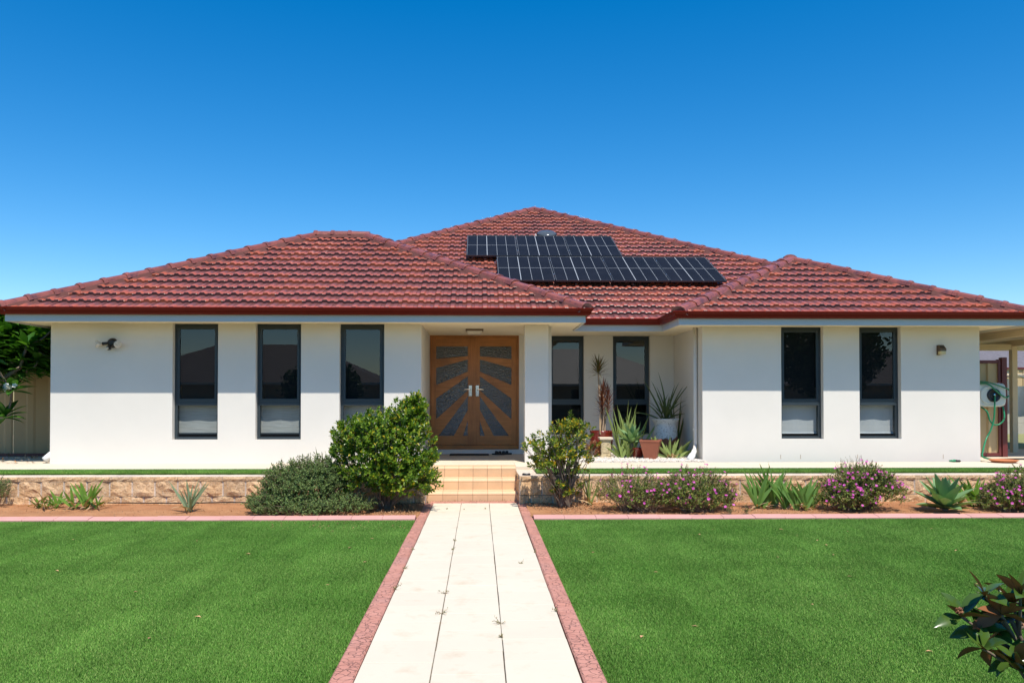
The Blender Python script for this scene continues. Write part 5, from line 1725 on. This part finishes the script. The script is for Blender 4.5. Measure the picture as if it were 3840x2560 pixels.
for c, n, s in (((-7.62, 13.12, 1.70), 9, .11), ((-7.80, 13.1, 1.86), 5, .07), ((-7.33, 13.72, 2.13), 15, .12), ((-7.12, 13.9, 2.32), 3, .03), ((-8.3, 13.1, 1.9), 6, .09)):
    for i in range(n):
        p = Vector(c) + Vector((rng.gauss(0, s * .5), rng.gauss(0, s * .3), rng.gauss(0, s * .3)))
        nn = (Vector((0, -1, .4)) + rvec(rng) * .5).normalized()
        sd = nn.cross(Vector((.2, .1, .9))).normalized(); s2 = nn.cross(sd)
        for k in range(5):
            a = 2 * math.pi * k / 5 + i
            leaf(fw, p, sd * math.cos(a) + s2 * math.sin(a) + nn * .25, nn, .050, .036, .2)
        fy.lathe([(.006, 0), (.003, .004)], p + nn * .004, 6)
tag(fw.build('flowers', 'flower_w', fr, fix=False), kind='stuff')
tag(fy.build('flower_throats', 'flower_y', fr, fix=False), kind='stuff')

# magnolia in the near right corner
mg = empty('magnolia', (2.50, 3.62, 0.0), 'young magnolia with brown-backed glossy leaves in the near right corner', 'tree')
rng = random.Random(91)
tb = MB()
mtips = []
trunk = curve([(2.62, 3.66, -.02), (2.58, 3.64, .16), (2.50, 3.62, .32), (2.42, 3.60, .46)], 5)
tb.tube(trunk, [.016 - .0004 * i for i in range(len(trunk))], 7)
for t, r0 in (((2.22, 3.58, .60), .30), ((2.34, 3.52, .62), .38), ((2.12, 3.60, .50), .28), ((2.30, 3.66, .42), .22), ((2.45, 3.58, .60), .40), ((2.50, 3.66, .50), .42), ((2.17, 3.52, .38), .2), ((2.42, 3.5, .40), .3), ((2.60, 3.6, .44), .3), ((2.62, 3.5, .3), .15), ((2.36, 3.6, .30), .1), ((2.28, 3.56, .52), .3), ((2.40, 3.66, .55), .36), ((2.55, 3.52, .56), .42), ((2.22, 3.62, .44), .25), ((2.48, 3.56, .34), .2), ((2.30, 3.5, .33), .2)):
    t = Vector(t) + Vector((.07, 0, -.025))
    s = min(trunk, key=lambda q: abs(q.z - r0))
    tb.tube(curve([s, s.lerp(t, .5) + Vector((0, 0, -.015)), t], 4), [.009 - .0004 * i for i in range(9)], 6)
    mtips.append(t)
tb.build('trunk', 'bark', mg, True, fix=False)
for t in mtips:
    n = rng.randint(7, 10)
    for i in range(n):
        az = i * 2.4 + rng.random()
        f = i / n
        L_, W = rng.uniform(.105, .155), rng.uniform(.05, .066)
        ln, cu, tw_ = 1.9 - 1.6 * f + rng.uniform(-.25, .25), rng.uniform(-.1, .8), rng.uniform(-1.1, 1.1)
        brown = rng.random() < (.42 if t.z > .52 else .22)
        b, b2 = MB(), MB()
        strap(b, t, az, ln, L_, W, cu, 7, tw_, 0, .35, .12)
        lf = put('leaf', b.mesh('leaf', 'l_mag_b' if brown and rng.random() < .5 else 'l_mag', True), mg)
        # felted brown underside, a hair below the upper face
        strap(b2, t - Vector((0, 0, .0014)), az, ln, L_ * .985, W * .96, cu, 7, tw_, 0, .35, .12)
        put('underside', b2.mesh('underside', 'l_mag_b', True), lf)
bd = MB()
for k in range(22):
    v = rvec(rng) * .013
    bd.lathe([(.002, -.005), (.006, 0), (.002, .006)], Vector((2.15, 3.55, .515)) + v, 6)
bd.build('seed_cone', 'l_mag_b', mg, fix=False)

# ------------------------------------------------------------------ litter, weeds
def litter(name, label, n, boxes, seed, size=(.015, .04)):
    rng = random.Random(seed)
    b = MB()
    for i in range(n):
        x0, x1, y0, y1, z = rng.choice(boxes)
        x, y = rng.uniform(x0, x1), rng.uniform(y0, y1)
        zz = soil_z(x, y) if z is None else z
        L_ = rng.uniform(*size)
        leaf(b, Vector((x, y, zz + .004 + rng.random() * .006)), Vector((rng.uniform(-1, 1), rng.uniform(-1, 1), rng.uniform(-.1, .5))), Vector((0, 0, 1)), L_, L_ * rng.uniform(.3, .6), rng.uniform(-.4, .5), rng.uniform(-.4, .4))
    return tag(b.build(name, 'litter', fix=False), label, 'leaf litter', kind='stuff')
litter('leaf_litter', 'dry leaves under the glossy bush', 1500, [(-1.9, -.80, 9.85, 11.0, None), (-1.3, -.80, 10.0, 11.0, None)], 1)
litter('leaf_litter', 'dry leaves and bark under the leggy bush', 1200, [(.70, 1.75, 10.4, 11.0, None), (.9, 2.2, 10.0, 10.9, None)], 2)
litter('leaf_litter', 'dry debris around the daisy shrubs', 2200, [(1.7, 3.3, 9.85, 10.9, None), (3.2, 4.5, 9.9, 10.9, None), (4.3, 7.0, 9.9, 10.9, None)], 3, (.01, .03))
litter('leaf_litter', 'dry debris at the foot of the left wall', 500, [(-6.6, -4.6, 10.2, 11.0, None), (-4.6, -3, 10.0, 11.0, None)], 4, (.01, .03))
litter('leaf_litter', 'dry leaves blown against the bottom step', 150, [(-.70, .54, 11.30, 11.41, .036), (-.72, .5, 11.22, 11.40, .036), (-.78, -.64, 9.8, 11.2, .038)], 5, (.012, .03))
litter('leaf_litter', 'fallen leaves below the frangipani', 160, [(-8.6, -6.9, 12.6, 14.3, ZV - .004)], 6, (.03, .09))
litter('leaf_litter', 'sprinkle of dry leaves on turf by the left kerb', 110, [(-2.4, -.85, 9.0, 9.6, .018)], 7, (.012, .028))

def dry_leaf(x, y, L_, label, group, seed):
    rng = random.Random(seed)
    b = MB()
    a = rng.random() * 6.28
    leaf(b, Vector((x, y, .022)), Vector((math.cos(a), math.sin(a), .12)), Vector((0, 0, 1)), L_, L_ * rng.uniform(.35, .6), .35, .15)
    tag(b.build('dry_leaf', 'dryleaf', fix=False), label, 'leaf', group)
LR, LL = 'small dry leaf lying on the right lawn', 'small dry leaf lying on the left lawn'
for i, (x, y) in enumerate([(2.35, 8.6), (2.6, 8.9), (3.35, 8.9), (4.05, 8.72), (3.4, 8.5), (3.5, 8.2), (3.45, 7.95), (2.75, 7.3), (3.3, 7.4), (3.05, 6.5), (1.1, 7.6), (1.5, 6.7), (2.6, 4.55), (2.35, 5.6), (3.45, 5.5), (1.35, 5.1), (5.1, 8.9), (4.6, 7.6), (3.9, 6.2), (1.0, 4.9)]):
    dry_leaf(x, y, random.Random(i).uniform(.03, .05), LR, 'dry leaves on the right lawn', i)
for i, (x, y) in enumerate([(-1.6, 8.9), (-2.9, 8.3), (-2.2, 7.6), (-1.25, 7.9), (-3.6, 6.9), (-2.6, 6.1), (-1.9, 5.4), (-1.2, 6.3), (-1.0, 7.2), (-2.0, 4.9), (-4.2, 8.4), (-1.1, 8.4)]):
    dry_leaf(x, y, random.Random(i + 50).uniform(.03, .055), LL, 'dry leaves on the left lawn', i + 50)

def weed(x, y, size, label, seed):
    rng = random.Random(seed)
    e = empty('weed', (x, y, .03), label, 'weed', 'weeds in the path joints')
    st, lf = MB(), MB()
    for k in range(5):
        a = rng.choice((1.57, -1.57)) + rng.gauss(0, .75)
        up_ = rng.uniform(.1, .8)
        sz = size * rng.uniform(.35, 1.2)
        tip = Vector((x + math.cos(a) * sz, y + math.sin(a) * sz, .03 + sz * up_))
        o_ = Vector((x, y, .028))
        st.tube([o_, o_.lerp(tip, .5) + Vector((0, 0, size * .1)), tip], [.0016, .0013, .0008], 3, cap=False)
        for j in range(9):
            f = (j + 1) / 9
            leaf(lf, o_.lerp(tip, f) + Vector((0, 0, size * .06)), rvec(rng), Vector((0, 0, 1)), rng.uniform(.008, .016), .006)
    st.build('stalk', 'twig', e, fix=False)
    tag(lf.build('leaves', 'weed', e, fix=False), kind='stuff')
c1, c2 = PL0 + cw, PL0 + 2 * cw
for i, (x, y, s, lab) in enumerate([
    (c1, 5.40, .07, 'nearest wide weed in the left joint of the path'), (c1, 5.95, .07, 'thin spreading weed in the left path joint, second nearest'),
    (c1, 7.72, .045, 'tuft of weed in the left path joint about midway'), (c1, 8.2, .05, 'upright weed in the left path joint, farthest of its joint'),
    (c2, 5.15, .06, 'tall green weed in the right joint of the path'), (c2, 4.86, .035, 'small brown weed nearest the viewer in the right path joint'),
    (PL1 - .16, 7.05, .035, 'little weed on the right column of slabs'), (PL1, 7.55, .04, 'weed at the right border joint about midway'), (PL1, 5.45, .04, 'weed at the right border joint near the viewer'),
    (PL0, 6.85, .05, 'weed creeping onto the left border midway'), (PL0, 6.1, .06, 'dark weed creeping onto the left border, nearest of three'), (PL0, 7.72, .035, 'small weed at the left border joint, farthest'),
    (c1 + .05, 10.55, .025, 'sprout pair on the middle slab near the steps'), (c2 - .06, 10.6, .025, 'sprout beside the right joint near the steps'), (PL0 + .21, 10.6, .02, 'sprout on the left slab near the steps')]):
    weed(x, y, s * .8, lab, 200 + i)

# ------------------------------------------------------------------ across the street (mirrored in the windows)
def street_house(x, y, w, d, rh, roofm, label):
    e = empty('street_house', (x, y, 0), label, 'house', 'houses across the street')
    x0, x1, y0, y1 = x - w / 2, x + w / 2, y - d, y
    part_box('wall', 'neigh_wall', e, x0, x1, y0, y1, -.05, 2.6)
    run = min(w, d) / 2 + .5
    rr = MB().mesh_part([(x0 - .5, y0 - .5, 2.5), (x1 + .5, y0 - .5, 2.5), (x1 + .5, y1 + .5, 2.5), (x0 - .5, y1 + .5, 2.5), (x0 - .5 + run, y - d / 2, 2.5 + rh), (x1 + .5 - run, y - d / 2, 2.5 + rh)],
                        [(0, 1, 5, 4), (1, 2, 5), (2, 3, 4, 5), (3, 0, 4), (3, 2, 1, 0)])
    rr.build('roof', roofm, e)
    part_box('gutter', 'fascia', e, x0 - .5, x1 + .5, y1 + .501, y1 + .6, 2.42, 2.56)
    for k in (-.32, .02, .30):
        wn_ = part_box('window', 'frame', e, x + k * w - .8, x + k * w + .8, y1, y1 + .03, .9, 2.2)
        part_box('pane', 'screen', wn_, x + k * w - .72, x + k * w + .72, y1 + .031, y1 + .034, .98, 2.12)
street_house(-14.5, -23, 17, 11, 2.75, 'neigh_roof', 'brown tiled house across the street mirrored in the left windows')
street_house(6.5, -22, 15, 11, 2.7, 'neigh_metal', 'grey metal roofed house across the street mirrored beside the pillar')
street_house(29, -24, 17, 11, 2.5, 'neigh_roof', 'tiled house across the street mirrored at the right')
def street_tree(x, y, h, r, seed, label):
    rng = random.Random(seed)
    e = empty('street_tree', (x, y, 0), label, 'tree', 'trees across the street')
    tb, lf = MB(), MB()
    tb.tube([(x, y, -.05), (x + .1, y, h * .35), (x, y, h * .7)], [.16, .12, .05], 8)
    for k in range(9):
        a = k * .9
        tb.tube([(x + .05, y, h * .35), (x + math.cos(a) * r * .6, y + math.sin(a) * r * .6, h * (.6 + .03 * k))], [.07, .02], 5)
    for i in range(9000):
        dv = rvec(rng) * rng.random() ** .4 * (1 + .3 * mnoise.noise(Vector((i * .37, seed, 0))))
        leaf(lf, Vector((x + dv.x * r, y + dv.y * r, h * .64 + dv.z * h * .36)), rvec(rng), rvec(rng), .28, .17)
    tb.build('trunk', 'bark', e, fix=False)
    tag(lf.build('crown', 'l_tree', e, fix=False), kind='stuff')
street_tree(-8.0, -15.5, 3.4, 1.9, 1, 'bushy tree across the street mirrored in the middle left window')
street_tree(-2.6, -15.5, 3.2, 1.5, 2, 'small tree across the street mirrored in the window by the porch')
street_tree(13.5, -14.5, 4.2, 1.9, 3, 'round tree across the street mirrored in the right wing')
street_tree(17.5, -13.5, 6.0, 2.6, 4, 'tall tree across the street mirrored in the rightmost window')
lp = empty('street_pole', (14.9, -14.5, 0), 'street lamp pole across the street mirrored in the right wing', 'pole')
MB().tube([(14.9, -15.5, -.05), (14.9, -15.5, 7.5)], [.09, .06], 8).build('pole', 'alu', lp)
MB().tube([(14.9, -15.5, 7.5), (14.9, -14.3, 7.9)], [.04, .04], 6).box(14.8, 15.0, -14.3, -13.7, 7.84, 7.94).build('lamp_arm', 'alu', lp)
